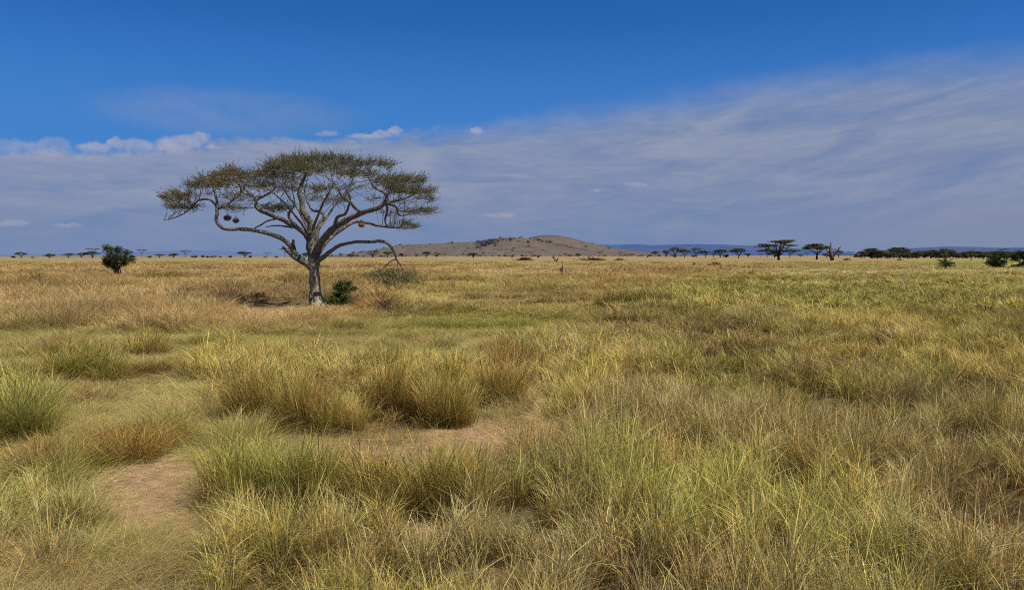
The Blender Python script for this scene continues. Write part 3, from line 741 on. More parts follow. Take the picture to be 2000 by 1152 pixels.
def big_tree():
    Y0 = TY; z0 = gz(TX, TY)
    base = np.array([TX, TY, z0])
    root = thing('acacia_tree', tuple(base), 'large flat-topped acacia with grey twisting limbs standing alone in the grass', 'tree')
    tr = MB(); br = MB(); seeds = []; seed_r = []
    branch_obs = []
    for nm, pts_ in LIMBS.items():
        P3 = [zt(x, y, d, Y0) - base for x, y, d, r in pts_]; R3 = [r * PXM * (.55 if nm.startswith(('back_', 'front_')) else (.92 if nm == 'trunk' else .77)) for x, y, d, r in pts_]
        P3, R3 = spline(P3, R3, .09)
        wob_ = np.stack([fbm(np.arange(len(P3)) * .22, np.full(len(P3), 3. * k), 60 + k + len(nm), 3) - .5 for k in range(3)], 1)
        P3 = P3 + wob_ * np.minimum(R3, .08)[:, None] * np.linspace(0, 2.6, len(P3))[:, None].clip(0, 1)
        R3 = R3 * (1 + .26 * (fbm(np.arange(len(P3)) * .3, np.full(len(P3), 7.), 90 + len(nm), 3) - .5))
        sides = 18 if R3[0] > .15 else (12 if R3[0] > .07 else 8)
        if nm == 'trunk':
            k = np.searchsorted(-P3[:, 2], -99); low = P3[:, 2]
            R3 = R3 * (1 + .35 * np.exp(-np.maximum(low, 0) / .25))
            P3[0, 2] = -.12
            colr = np.repeat(1. + 1.1 * sst(2.2, 1.9, low), sides)  # beige lower trunk, brightened further to look lit beneath the crown
            col = np.stack([colr * np.where(colr > 1, 1.10, 1.), colr, colr * np.where(colr > 1, .84, 1.)], 1); col = np.vstack([col, col[-1:]])
            tr.tube(P3, R3, sides, .09, col)
            # bare knot holes and flutes at the foot
            for q in range(7):
                a_ = q / 7 * 6.283 + .3; r0 = .42
                tr.tube([(math.cos(a_) * r0 + .02, math.sin(a_) * r0, -.12), (math.cos(a_) * r0 * .72, math.sin(a_) * r0 * .72, .12), (math.cos(a_) * r0 * .55 - .1, math.sin(a_) * r0 * .55, .75)], [.13, .11, .05], 8, .15, (1.15, 1.05, .95))
        else:
            dead = .6 if nm in ('stub', 'dead_twig', 'dead_twig_low') else (1.25 if nm in ('low_right', 'low_left', 'right_second') else 1.)
            if nm in ('stub', 'stub_low', 'low_left', 'low_right', 'mid_left', 'right_main', 'right_second', 'right_up', 'mid_left_up'):
                b1 = MB(); b1.tube(P3, R3, sides, .11, (dead, dead, dead * .98)); branch_obs.append((nm, b1))
            else:
                b1 = MB(); b1.tube(P3, R3, sides, .11, (dead, dead, dead)); branch_obs.append((nm, b1))
        if nm not in NO_SEED:
            s0 = int(len(P3) * (.45 if nm in ('trunk',) else (.6 if nm in ('low_left', 'right_main') else .35)))
            if nm == 'low_right': s0 = int(len(P3) * .92)
            if nm == 'right_second': s0 = int(len(P3) * .78)
            if nm == 'mid_left': s0 = int(len(P3) * .62)
            seeds.append(P3[s0::2]); seed_r.append(R3[s0::2])
    seeds = np.concatenate(seeds); seed_r = np.concatenate(seed_r)
    att = []; arel = []
    for lst, dens in ((PADS, .0105), (BARE, .007), (DROOP, .008)):
        for x, y, hw, hh_, ds in lst:
            for d in ds:
                m = int(hw * hh_ * dens) + 6
                v_ = RNG.normal(0, 1, (m, 3)); v_ /= np.linalg.norm(v_, axis=1, keepdims=True); v_ *= RNG.random((m, 1)) ** .45; v_[:, 1] *= .64; v_[:, 0] *= 1.12
                for q in v_:
                    arel.append(q[1])
                    att.append(zt(x + q[0] * hw, y + q[1] * hh_, d + q[2] * .95, Y0) - base)
    att = np.array(att); arel = np.array(arel)
    nzk = vnoise(att[:, 0] * 1.0 + att[:, 1] * .35 + 50, att[:, 2] * 2.6 + att[:, 1] * .5, 81); keepa = (nzk > .31) | (att[:, 2] < 2.8) | (att[:, 0] < -3.2); att = att[keepa]; arel = arel[keepa]
    N, par = grow(seeds, att, .17, 2.6, .2, 120)
    ns = len(seeds)
    kids = np.zeros(len(N), int)
    for i in range(ns, len(N)): kids[par[i]] += 1
    # pipe model radii
    r2 = np.zeros(len(N)); 
    for i in range(len(N) - 1, ns - 1, -1):
        if r2[i] == 0: r2[i] = .0058 ** 2.2
        r2[par[i]] += r2[i]
    rad = r2 ** (1 / 2.2) * 1.35
    rad[:ns] = np.minimum(rad[:ns], seed_r)
    # chains
    tw = MB()
    ch = {}
    for i in range(ns, len(N)): ch.setdefault(par[i], []).append(i)
    starts = [(p, k) for p, ks in ch.items() for q, k in enumerate(sorted(ks, key=lambda k: -rad[k])) if p < ns or q > 0]
    for p, k in starts:
        ids = [p, k]
        while k in ch:
            k = max(ch[k], key=lambda t: rad[t]); ids.append(k)
        Pc = N[ids] + RNG.normal(0, .018, (len(ids), 3)); Rc = rad[ids].copy(); Rc[0] = min(Rc[0], Rc[1] * 1.25)
        Rc = np.minimum(Rc, .075)
        Pc[1:-1] = Pc[1:-1] * .5 + (Pc[:-2] + Pc[2:]) * .25
        g_ = 1. + .45 * RNG.random()
        tw.tube(Pc, np.maximum(Rc, .0065), 6 if Rc[1] > .02 else 4, .1, (g_, g_, g_))
    # leaf sprays on the outer nodes
    depth_to_tip = np.zeros(len(N), int)
    for i in range(len(N) - 1, ns - 1, -1):
        depth_to_tip[par[i]] = max(depth_to_tip[par[i]], depth_to_tip[i] + 1)
    lv = MB(); sp = MB()
    tips = [i for i in range(ns, len(N)) if depth_to_tip[i] <= 2]
    cen = np.array([.3, 0, 4.6])
    LC, LS, LT = [], [], []
    for i in tips:
        d0 = N[i] - N[par[i]]; d0 /= np.linalg.norm(d0) + 1e-9
        outw = N[i] - cen; outw[2] *= .2; outw /= np.linalg.norm(outw) + 1e-9
        droop = N[i][2] < 2.6 and N[i][0] > 2.
        tn = vnoise(N[i][0] * .9 + 40, N[i][2] * 1.6 + N[i][1] * .5, 77)
        left = sst(1., -5., np.array(N[i][0]))
        gr = np.array([.145, .168, .078]); brn = np.array([.165, .125, .062])
        tint = gr + (brn - gr) * np.clip(tn * .9 - .28 + .35 * left, 0, 1)
        if droop: tint = np.array([.25, .26, .09])
        zx = (CX + F * (N[i][0] + TX) / (N[i][1] + TY) - 280) * 3.2; zy = (HY - F * (N[i][2] + z0 - H) / (N[i][1] + TY) - 270) * 3.2
        if (abs(zx - 1270) < 115 and 270 < zy < 345) or (1530 < zx < 1740 and 500 < zy < 620): tint = np.array([.19, .20, .055])
        bare = any(((zx - b[0]) / b[2]) ** 2 + ((zy - b[1]) / b[3]) ** 2 < 1 for b in BARE)
        na = np.argmin(((att - N[i]) ** 2).sum(1)); bare = bare or (arel[na] > .22 and not droop)
        tint = tint * .82 * (.62 + .75 * vnoise(N[i][0] * 1.3 + N[i][1] * .6, N[i][2] * 2.2 + 31., 78))
        for q in range(2 if bare else (3 if droop else 7)):
            dr = d0 * .45 + outw * .6 + RNG.normal(0, .55, 3) * np.array([1, 1, .34]); dr[2] += .10 if not droop else -.12
            dr /= np.linalg.norm(dr) + 1e-9
            ln = RNG.uniform(.2, .58) * (1.5 if droop else 1.)
            p0 = N[i] + RNG.normal(0, .04, 3); bend = RNG.normal(0, .05, 3); bend[2] += .05
            tt = np.array([0, .5, 1.])[:, None]
            Pq = p0 + dr * ln * tt + bend * tt ** 2
            gq = RNG.uniform(.7, 1.3) * (.9 if droop else 1.)
            sp.tube(Pq, [.0066, .0055, .003], 3, 0, (gq, gq * .95, gq * .88), cap=False)
            m = int(ln * (14 if bare else (52 if droop else 36))) + 1
            t_ = RNG.random((m, 1)) * .92 + .1
            c_ = p0 + dr * ln * t_ + bend * t_ ** 2
            ld = dr + RNG.normal(0, .55, (m, 3)); ld /= np.linalg.norm(ld, axis=1, keepdims=True)
            LC.append(c_); LS.append(ld)
            LT.append(np.tile(tint * RNG.uniform(.6, 1.45), (m, 1)))
    LC = np.concatenate(LC); LT = np.concatenate(LT); LS = np.concatenate(LS)
    # narrow feathery leaflets pointing along their twig
    sw = np.cross(LS, RNG.normal(0, 1, LS.shape)); sw /= np.linalg.norm(sw, axis=1, keepdims=True) + 1e-9
    ll = RNG.uniform(.035, .075, (len(LC), 1)); lw = RNG.uniform(.008, .013, (len(LC), 1))
    V = np.stack([LC - sw * lw * .4, LC + LS * ll * .5 - sw * lw, LC + LS * ll, LC + LS * ll * .5 + sw * lw], 1).reshape(-1, 3)
    lv.add(V, np.arange(len(V)).reshape(-1, 4), None, np.repeat(LT, 4, 0))
    print('crown nodes', len(N), 'tips', len(tips), 'leaves', len(LC))
    link('trunk', tr.mesh('trunk', True), M_BARK, root)
    for nm, b1 in branch_obs: link('branch', b1.mesh('branch', True), M_BARK, root)
    t_ = link('twigs', tw.mesh('twigs', True), M_BARK, root)
    sp_o = link('spray_twigs', sp.mesh('spray_twigs'), M_BARK, root)
    link('crown', lv.mesh('crown'), M_LEAF, root)
    return root, base


TREE, TBASE = big_tree()

# weaver nests under the limbs
m_nest, nt = new_mat('nest_straw')
co = nt.n('ShaderNodeTexCoord').outputs['Object']
out(nt, principled(nt, nt.mix(nt.sstep(nt.noise(co, 30., 4., .7), .35, .65), (.5, .5, .5), (1.5, 1.5, 1.5)), .95))
for zx, zy, d, wz, col, label in ((512, 497, -1.1, 21, (.12, .075, .055), 'dark brown straw nest hanging under the left limb, the larger of the two'),
                                  (567, 514, -1., 18, (.10, .065, .05), 'small dark straw nest hanging right beside the larger dark nest'),
                                  (1372, 541, 1.4, 20, (.42, .17, .06), 'orange-brown straw nest hanging under the right-hand limb')):
    r = wz * PXM; c = zt(zx, zy, d, TY); b1 = MB()
    n_ = 700
    dv = RNG.normal(0, 1, (n_, 3)); dv /= np.linalg.norm(dv, axis=1, keepdims=True)
    p = dv * r * np.array([1.05, 1.05, .72]) * (RNG.random((n_, 1)) * .35 + .65)
    for q in range(n_):
        t_ = RNG.normal(0, 1, 3); t_ -= dv[q] * np.dot(t_, dv[q]) * .6; t_ /= np.linalg.norm(t_)
        l = r * RNG.uniform(.2, .55); w_ = np.cross(t_, dv[q]) * .006; k_ = RNG.uniform(.5, 1.5)
        dn = np.array([0, 0, -r * .25 * RNG.random()])
        b1.add([p[q] - t_ * l - w_, p[q] - t_ * l + w_, p[q] + t_ * l + w_ + dn, p[q] + t_ * l - w_ + dn], [(0, 1, 2, 3)], None, np.array(col) * k_)
    # hanging threads up to the limb
    for q in range(4):
        b1.tube([(RNG.normal(0, r * .3), RNG.normal(0, r * .3), r * .4), (RNG.normal(0, r * .2), 0, r * 1.6)], [.012, .008], 4, 0, np.array(col) * .8)
    mn, nt = new_mat('nest_straw'); co = nt.attr('tint').outputs['Color']
    d_ = principled(nt, co, .95); out(nt, d_)
    o = link('bird_nest', b1.mesh('bird_nest'), mn); o.location = tuple(c)
    tag(o, label, 'bird nest', 'nests hanging in the big acacia')

# ------------------------------------------------------------------ shrubs and smaller trees
def foliage_cloud(blobs, n, size, base_col, rng, flat=.4, gap=.35, shell=.5):
    """leaf clumps through the volume of several ellipsoids; gaps where the noise is low"""
    tot = sum(b[3] * b[4] * b[5] for b in blobs) ** 1
    C, T_ = [], []
    vol = np.array([(b[3] * b[4] * b[5]) ** .75 for b in blobs]); vol /= vol.sum()
    for b, vf in zip(blobs, vol):
        m = max(8, int(n * vf))
        d = rng.normal(0, 1, (m, 3)); d /= np.linalg.norm(d, axis=1, keepdims=True)
        d *= (rng.random((m, 1)) ** shell)
        p = np.array(b[:3]) + d * np.array(b[3:6]) * (1 + .18 * rng.normal(0, 1, (m, 1)))
        s = size * 3.2
        nz = vnoise(p[:, 0] / s + 17., p[:, 2] / s * 1.2 + p[:, 1] / s * .8, 5)
        k = nz > gap
        p = p[k]; nz = nz[k]
        C.append(p); T_.append(np.array(base_col) * (.5 + 1.0 * nz[:, None]) * (.75 + .5 * rng.random((len(p), 1))))
    C = np.concatenate(C); T_ = np.concatenate(T_)
    V, Q_ = quads_at(C, size, rng, flat, 1.2)
    mb = MB(); mb.add(V, Q_, None, np.repeat(T_, 4, 0))
    return mb


def limbs_to(targets, base_r, fork_z, rng, trunk_top=None, lean=0., sides=7, r_end=.25, mult=1):
    mb = MB()
    fx = lean
    mb.tube([(0, 0, -.3), (fx * .3, 0, fork_z * .5), (fx, 0, fork_z)], [base_r * 1.25, base_r, base_r * .9], sides + 2, .1)
    for t in targets:
        t = np.array(t); f = np.array([fx, 0, fork_z * rng.uniform(.75, 1.)])
        mid = f + (t - f) * .5 + np.array([0, 0, -.1]) * np.linalg.norm(t - f) * rng.uniform(-.4, 1.2)
        P_, R_ = spline([f, mid, t], [base_r * .6, base_r * .42, base_r * r_end], np.linalg.norm(t - f) / 6)
        mb.tube(P_, R_, sides, .1)
        for q in range(3 * mult):
            s = P_[rng.integers(len(P_) // 2, len(P_))]; e = s + rng.normal(0, 1, 3) * np.array([1, 1, .25]) * np.linalg.norm(t - f) * .28; e[2] += abs(t[2] - s[2]) * .5
            mb.tube([s, (s + e) / 2 + np.array([0, 0, -.03]), e], [base_r * .22, base_r * .17, base_r * .08], 4)
    return mb


LEAFC = (.080, .090, .052)  # foliage of the far trees, lightened to put haze into the colour


def make_tree(kind, seed, col=LEAFC, nleaf=2600):
    """a tree of unit height and roughly unit width, returns (trunk mesh, crown mesh)"""
    rng = np.random.default_rng(seed)
    blobs = []
    if kind == 'umbrella':
        k = int(rng.integers(7, 11)); fz = rng.uniform(.28, .42)
        for q in range(k):
            a = q / k * 6.283 + rng.uniform(-.3, .3); rr = rng.uniform(.24, .38)
            blobs.append((math.cos(a) * rr, math.sin(a) * rr, .84 - .55 * rr ** 1.5 + rng.uniform(-.05, .04), .17, .17, rng.uniform(.085, .13)))
        for q in range(4): blobs.append((rng.uniform(-.18, .18), rng.uniform(-.18, .18), .90 + rng.uniform(-.03, .02), .2, .2, .085))
        r, size, gap = .03, .03, .28
    elif kind == 'layered':
        fz = .2
        for (x, z, w) in ((-.28, .72, .16), (-.12, .82, .18), (.08, .9, .2), (.2, .85, .12), (.43, .68, .13), (-.38, .66, .1), (-.25, .42, .14), (.02, .45, .08), (.3, .45, .1)):
            for q in range(2): blobs.append((x + rng.uniform(-.05, .05), rng.uniform(-.3, .3), z + rng.uniform(-.02, .02), w, .16, .038))
        r, size, gap = .032, .026, .28
    elif kind == 'sparse':
        k = 6; fz = rng.uniform(.4, .5)
        for q in range(k):
            a = q / k * 6.283; rr = rng.uniform(.2, .42)
            blobs.append((math.cos(a) * rr, math.sin(a) * rr, .88 - .2 * rr + rng.uniform(-.04, .05), .17, .17, .035))
        r, size, gap = .022, .022, .45; nleaf = int(nleaf * .55)
    elif kind == 'dome':
        fz = .18
        for q in range(11):
            a = rng.random() * 6.283; rr = rng.uniform(.05, .36)
            blobs.append((math.cos(a) * rr, math.sin(a) * rr, .74 - .9 * rr ** 1.6 + rng.uniform(-.1, .06), .18, .18, .16))
        r, size, gap = .035, .034, .32
    elif kind == 'bush':
        fz = .08
        for q in range(11):
            a = rng.random() * 6.283; rr = rng.uniform(.05, .36)
            blobs.append((math.cos(a) * rr, math.sin(a) * rr, rng.uniform(.16, .72) * (1 - rr * .9) + .1, .17, .17, rng.uniform(.14, .22)))
        r, size, gap = .03, .04, .34
    elif kind == 'vee':
        fz = .22
        for q in range(8):
            a = q / 8 * 6.283; rr = rng.uniform(.2, .36)
            blobs.append((math.cos(a) * rr, math.sin(a) * rr, .78 + rng.uniform(-.12, .1), .16, .16, .1))
        for q in range(3): blobs.append((rng.uniform(-.14, .14), rng.uniform(-.1, .1), rng.uniform(.5, .8), .13, .13, .12))
        r, size, gap = .034, .03, .34
    mb = limbs_to([(b[0] * .85, b[1] * .85, b[2] - b[5] * .4) for b in blobs[:9]], r, fz, rng, sides=5, lean=rng.uniform(-.06, .06))
    fo = foliage_cloud(blobs, nleaf, size, col, rng, .5, gap)
    t = mb.mesh('trunk', True); c = fo.mesh('crown'); t.materials.append(M_BARK_FAR); c.materials.append(M_LEAF)
    return t, c


TREES = {}
GREY, GREENISH = (.105, .10, .075), (.085, .10, .036)
for kd, n_ in (('umbrella', 4), ('layered', 1), ('sparse', 3), ('dome', 3), ('bush', 3), ('vee', 2)):
    for q in range(n_): TREES[(kd, q)] = make_tree(kd, hash_ if False else 100 + 13 * q + len(kd) * 7)
TREES[('greyu', 0)] = make_tree('umbrella', 501, GREY, 1900); TREES[('greyu', 1)] = make_tree('umbrella', 502, GREY, 1900)
TREES[('greend', 0)] = make_tree('dome', 503, GREENISH); TREES[('greend', 1)] = make_tree('umbrella', 504, GREENISH)
TREES[('bigu', 0)] = make_tree('umbrella', 641, LEAFC, 3200); TREES[('bigl', 0)] = make_tree('layered', 642, LEAFC, 3600)
tree_first = {}


def plant(kind, q, px, top, base, width, label, group='distant trees on the plain', name=None, cat='tree', Y=None, rz=None, z=None):
    key = (kind, q)
    if Y is None: Y = min(H * F / max(base - HY, .5), 1150.)
    X = (px - CX) / F * Y
    if z is None: z = H + (HY - base) / F * Y
    hgt = (base - top) / F * Y * (1.2 if group.endswith('big acacia') else 1.08); wid = width / F * Y
    nm = name or ('bush' if kind == 'bush' else 'acacia_tree')
    gk = (key, nm)
    if gk not in tree_first:
        o = bpy.data.objects.new(nm, None); COL.objects.link(o)
        t, c = TREES[key]
        link('trunk', t, None, o); link('crown', c, None, o); tree_first[gk] = o
    else: o = copy_tree(tree_first[gk])
    o.location = (X, Y, z); o.scale = (wid * 1.2, wid * random.uniform(1., 1.25), hgt * 1.04); o.rotation_euler = (0, 0, random.uniform(0, 6.28) if rz is None else rz)
    return tag(o, label, cat, group)


LFT = 'trees along the horizon left of the big acacia'; MID = 'trees on the plain before the brown hill'; RGT = 'trees on the plain before the blue hills'; BELT = 'dark belt of trees at the right'
rows = [
 ('greyu', 0, 41, 494.5, 504, 23, 'first domed grey-green tree on the horizon from the left edge', LFT),
 ('bush', 0, 26, 500.5, 504, 10, 'low dark bush left of the first domed tree on the horizon', LFT),
 ('bush', 1, 64, 501.5, 504, 8, 'tiny low bush between the first two domed trees on the horizon', LFT),
 ('dome', 0, 96, 496.5, 504, 22, 'dark round dome-shaped tree, second on the horizon from the left', LFT),
 ('greyu', 1, 133, 496.5, 504, 23, 'pale brownish sparse dome tree, third on the horizon from the left', LFT),
 ('umbrella', 0, 160, 495.5, 504, 24, 'dark spreading tree at the left end of the pair behind the shrub tree', LFT),
 ('umbrella', 1, 180, 493.5, 504, 32, 'dark wide umbrella tree just left of the dense shrub tree', LFT),
 ('sparse', 0, 182, 486.5, 503.5, 23, 'tall thin open-topped tree rising behind the dark umbrella trees', LFT),
 ('bush', 2, 258, 498.5, 504, 14, 'dark bush just right of the dense shrub tree on the horizon', LFT),
 ('sparse', 1, 277, 488, 503.5, 19, 'thin flat-topped tree right of the dense shrub tree', LFT),
 ('bush', 0, 293, 500, 504, 9, 'small bush right of the thin flat-topped tree', LFT),
 ('greyu', 0, 312, 497.5, 504, 18, 'low brownish sparse tree left of the dark dome before the blue hill', LFT),
 ('dome', 1, 339, 495, 504, 19, 'dark low dome tree before the left blue hill', LFT),
 ('sparse', 2, 362, 490, 503.5, 19, 'thin flat-topped tree right of the dark dome before the left blue hill', LFT),
 ('bush', 1, 380, 498.5, 503.5, 13, 'low bush right of the thin tree before the left blue hill', LFT),
 ('bush', 2, 396, 498.5, 503, 8, 'round little bush, second right of the thin tree on the horizon', LFT),
 ('bush', 0, 405, 500, 503.5, 9, None, LFT), ('bush', 1, 414, 500, 503.5, 8, None, LFT), ('bush', 2, 421, 499, 502, 6, None, LFT), ('bush', 0, 430, 500.5, 503.5, 8, None, LFT), ('bush', 1, 450, 499, 503.5, 9, None, LFT),
 ('umbrella', 2, 478, 493.5, 503.5, 27, 'flat dark umbrella tree at the right end of the left blue hill', LFT),
 ('bush', 2, 489, 499, 503.5, 8, 'small bush under the right side of the flat umbrella tree', LFT),
 ('sparse', 0, 521, 494.5, 503, 15, 'small thin table-topped tree left of the big acacia limb', LFT),
 ('bush', 1, 518, 501, 503.5, 8, 'tiny bush at the foot of the small table-topped tree', LFT), ('bush', 0, 540, 500.5, 503.5, 8, 'tiny bush nearest the big acacia on its left', LFT),
 ('sparse', 1, 556, 486, 503, 18, 'faint thin tree seen behind the broken lower limb of the acacia', LFT),
 ('dome', 2, 598, 494, 503, 18, 'low dark tree partly behind the acacia trunk', LFT),
 ('greyu', 1, 666, 495.5, 503, 9, 'faint small grey tree right of the acacia trunk', MID),
 ('dome', 0, 685, 496, 504, 16, 'small dark round tree right of the acacia trunk', MID),
 ('bush', 2, 698, 497, 500, 4, 'tiny dark bush right of the small round tree', MID),
 ('layered', 0, 728, 490, 503.5, 27, 'two-tiered umbrella tree left of the drooping acacia branch', MID),
 ('vee', 0, 757, 492, 503.5, 17, 'narrow fan-shaped tree between the two-tiered tree and the drooping branch', MID),
 ('greend', 0, 785, 494.5, 503.5, 13, 'small greenish tree behind the drooping branch', MID),
 ('umbrella', 3, 833, 492.5, 504.5, 17, 'compact dark mushroom-shaped tree before the left end of the brown hill', MID),
 ('layered', 0, 853, 494, 503.5, 17, 'low ragged dark tree right of the mushroom-shaped tree', MID),
 ('sparse', 2, 869, 495, 503.5, 9, 'thin reddish sapling right of the ragged dark tree', MID),
 ('vee', 1, 924, 494, 505, 19, 'dark fan-crowned tree on a short tapering trunk below the brown hill', MID),
 ('bush', 0, 1000, 499.5, 503, 5, 'tiny dark bush on the plain below the hill summit', MID), ('bush', 1, 1001, 496, 498.5, 4, 'tiny dark shrub behind the tiny bush below the hill summit', MID),
 ('sparse', 0, 1037, 491.5, 503.5, 14, 'thin grey open tree below the hill summit', MID), ('bush', 2, 1051, 498.5, 503.5, 5, 'small round bush right of the thin grey open tree', MID),
 ('umbrella', 0, 1130, 496, 503.5, 13, 'little dark parasol-shaped tree right of the dead snag', MID), ('sparse', 1, 1152, 499.5, 503, 6, 'tiny thin sapling right of the little parasol tree', MID),
 ('sparse', 2, 1211, 491.5, 505.5, 7, 'bare thin sapling growing from the flat brush pile', RGT),
 ('bush', 0, 1265, 499.5, 503.5, 5, 'tiny bush left of the row before the blue hills', RGT),
 ('umbrella', 1, 1279, 491.5, 502.5, 17, 'dark ragged tree, first of the row before the blue hills', RGT), ('bush', 1, 1287, 497, 500.5, 10, 'low bush beside the first ragged tree of the row', RGT),
 ('vee', 0, 1301, 489.5, 503.5, 14, 'dark narrow tree, second of the row before the blue hills', RGT), ('sparse', 0, 1308, 494.5, 503, 12, 'thin pale tree between the second and third dark trees', RGT),
 ('greyu', 0, 1319, 484.5, 503.5, 24, 'taller open-topped tree in the left group before the blue hills', RGT), ('dome', 2, 1317, 497, 503.5, 10, 'low dark bush-like tree under the taller open-topped tree', RGT),
 ('greend', 1, 1337, 488, 503.5, 22, 'greenish-grey flat tree right of the taller open-topped one', RGT), ('layered', 0, 1360, 485, 503, 20, 'dark wing-shaped tree with two flat tiers', RGT),
 ('bush', 2, 1355, 498, 502, 15, 'low dark bush under the wing-shaped tree', RGT), ('umbrella', 2, 1378, 490.5, 503.5, 23, 'flat umbrella tree right of the wing-shaped tree', RGT),
 ('greyu', 1, 1394, 494, 503, 17, 'small pale tree between the flat umbrella and the broad dark one', RGT), ('umbrella', 3, 1407, 488.5, 503.5, 29, 'broad dark umbrella tree on twin stems', RGT),
 ('bush', 0, 1419, 496, 503.5, 13, 'low bush between the two broad umbrella trees', RGT), ('umbrella', 0, 1442, 487, 504.5, 31, 'dense dark round-topped umbrella tree right of the twin-stemmed one', RGT),
 ('vee', 1, 1461, 495, 503.5, 14, 'small fan-shaped tree right of the dense round-topped one', RGT), ('sparse', 2, 1485, 494.5, 503.5, 11, 'small thin tree left of the tallest distant tree', RGT),
 ('umbrella', 1, 1498, 486, 503.5, 20, 'flat tree half hidden behind the left side of the tallest distant tree', RGT), ('dome', 0, 1513, 489.5, 503.5, 26, 'dark domed tree behind the trunk of the tallest distant tree', RGT),
 ('greyu', 0, 1543, 488, 503.5, 22, 'brownish tree behind the right side of the tallest distant tree', RGT), ('dome', 1, 1563, 496.5, 502, 13, 'low dark dome between the tallest tree and the wide parasol tree', RGT),
 ('sparse', 0, 1576, 492, 503, 12, 'thin pale tree just left of the wide parasol tree', RGT),
 ('bigl', 0, 1521, 471, 508, 66, 'tallest distant tree, with separate flat tiers and a side tier on the right', RGT),
 ('bigu', 0, 1595, 479, 507, 51, 'wide parasol tree on a straight trunk beside the dead tree', RGT),
 ('dome', 2, 1614, 494.5, 504, 14, 'dark low tree behind the trunk of the wide parasol tree', RGT), ('greyu', 1, 1638, 490.5, 503.5, 20, 'hazy grey tree behind the dead tree', RGT),
 ('sparse', 1, 1661, 491, 501.5, 16, 'hazy flat tree right of the dead tree', RGT), ('bush', 1, 1672, 495, 503, 10, 'low bush at the left end of the dark belt', BELT),
 ('umbrella', 2, 1683, 491.5, 504.5, 18, 'small umbrella tree at the left end of the dark belt', BELT), ('umbrella', 3, 1703, 486.5, 505, 36, 'wide flat umbrella tree leading the dark belt', BELT),
 ('dome', 0, 1714, 489, 505, 32, 'broad dark dome tree behind the wide flat one in the belt', BELT), ('dome', 1, 1733, 492, 505, 16, 'small dark dome tree left of the arched tree in the belt', BELT),
 ('umbrella', 0, 1757, 485, 505.5, 40, 'arched umbrella tree, highest of the dark belt', BELT), ('dome', 2, 1772, 494, 505, 22, 'dark tree tucked under the right side of the arched tree', BELT),
 ('greend', 0, 1792, 492, 505, 26, 'green-grey dome right of the arched tree', BELT), ('greend', 1, 1818, 489.5, 505, 26, 'olive flat-topped tree left of the pale umbrella in the belt', BELT),
 ('greend', 1, 1848, 487.5, 505, 28, 'pale olive umbrella rising above the belt behind the palm', BELT), ('dome', 0, 1868, 494, 505, 24, 'dark dome right of the pale olive umbrella', BELT),
 ('greend', 0, 1897, 490, 508.5, 22, 'green bushy tree standing out in front of the belt', BELT), ('dome', 1, 1920, 494.5, 506, 26, 'dark dome left of the two dark green shrubs', BELT),
 ('sparse', 0, 1958, 485.5, 503, 18, 'hazy tree rising far behind the dark green shrubs', BELT), ('dome', 2, 1966, 494, 508, 30, 'dark green tree between and behind the two dark green shrubs', BELT),
]
for kd, q, px, tp, bs, wd, lab, grp in rows:
    plant(kd, q, px, tp, bs, wd, lab or 'one of the tiny round bushes in a row before the left blue hill', grp, cat='bush' if kd == 'bush' else 'tree')
for q in range(34):
    px = 1690 + q * 9.6 + random.uniform(-4, 4)
    plant(('bush', 'dome', 'bush', 'greend')[q % 4], q % 3 if q % 4 != 3 else 0, px, random.uniform(489.5, 494.5), random.uniform(504, 505), random.uniform(22, 34), 'dark tree packed among others at the back of the belt', 'trees packed at the back of the dark belt', Y=random.uniform(760, 900), name='acacia_tree')


def dense_shrub(name, label, cat, px, top, base, width, nstem, n, size, col, seed, low=.12, group=None, leafgap=.33, topheavy=True, stems_col=M_BARK_FAR):
    X, Y = unproj(px, base); z = gz(X, Y); hgt = (base - top) / F * Y + (H + (HY - base) / F * Y - z); wid = width / F * Y * 1.22
    rng = np.random.default_rng(seed)
    o = thing(name, (X, Y, z), label, cat, group)
    blobs = []
    for q in range(26):
        a = rng.random() * 6.283; rr = math.sqrt(rng.random()) * .40 * wid
        zz = rng.uniform(low, .9)
        env = (.35 + .65 * sst(low - .05, .5, np.array(zz))) if topheavy else 1 - .45 * zz
        env = float(env) * (1 - .45 * float(sst(.7, .95, np.array(zz))))
        blobs.append((math.cos(a) * rr * env, math.sin(a) * rr * env, zz * hgt, wid * rng.uniform(.10, .17), wid * .14, hgt * rng.uniform(.10, .17)))
    st = MB()
    for q in range(nstem):
        b = blobs[q % len(blobs)]; x0, y0 = rng.normal(0, wid * .04, 2)
        P_, R_ = spline([(x0, y0, -.1), (x0 * 1.6 + b[0] * .2, y0 + b[1] * .2, hgt * .3), (b[0], b[1], b[2])], [wid * .018, wid * .013, wid * .005], hgt / 8)
        st.tube(P_, R_, 6, .1)
    fo = foliage_cloud(blobs, n, size, col, rng, .2, leafgap, .6)
    # loose shoots that break the outline
    for q in range(70):
        b = blobs[rng.integers(len(blobs))]; d = rng.normal(0, 1, 3); d[2] = abs(d[2]) * .8; d /= np.linalg.norm(d)
        p0 = np.array(b[:3]); l = wid * rng.uniform(.12, .24); c = p0 + d * l * rng.random((14, 1)) + rng.normal(0, size * .5, (14, 3))
        V, Q_ = quads_at(c, size * .8, rng, .2, 1.3); fo.add(V, Q_, None, np.array(col) * rng.uniform(.6, 1.5))
        st.tube([p0, p0 + d * l * .6, p0 + d * l], [wid * .004, wid * .003, wid * .0015], 3, cap=False)
    link('trunk', st.mesh('trunk', True), stems_col, o); link('crown', fo.mesh('crown'), M_LEAF, o)
    return o


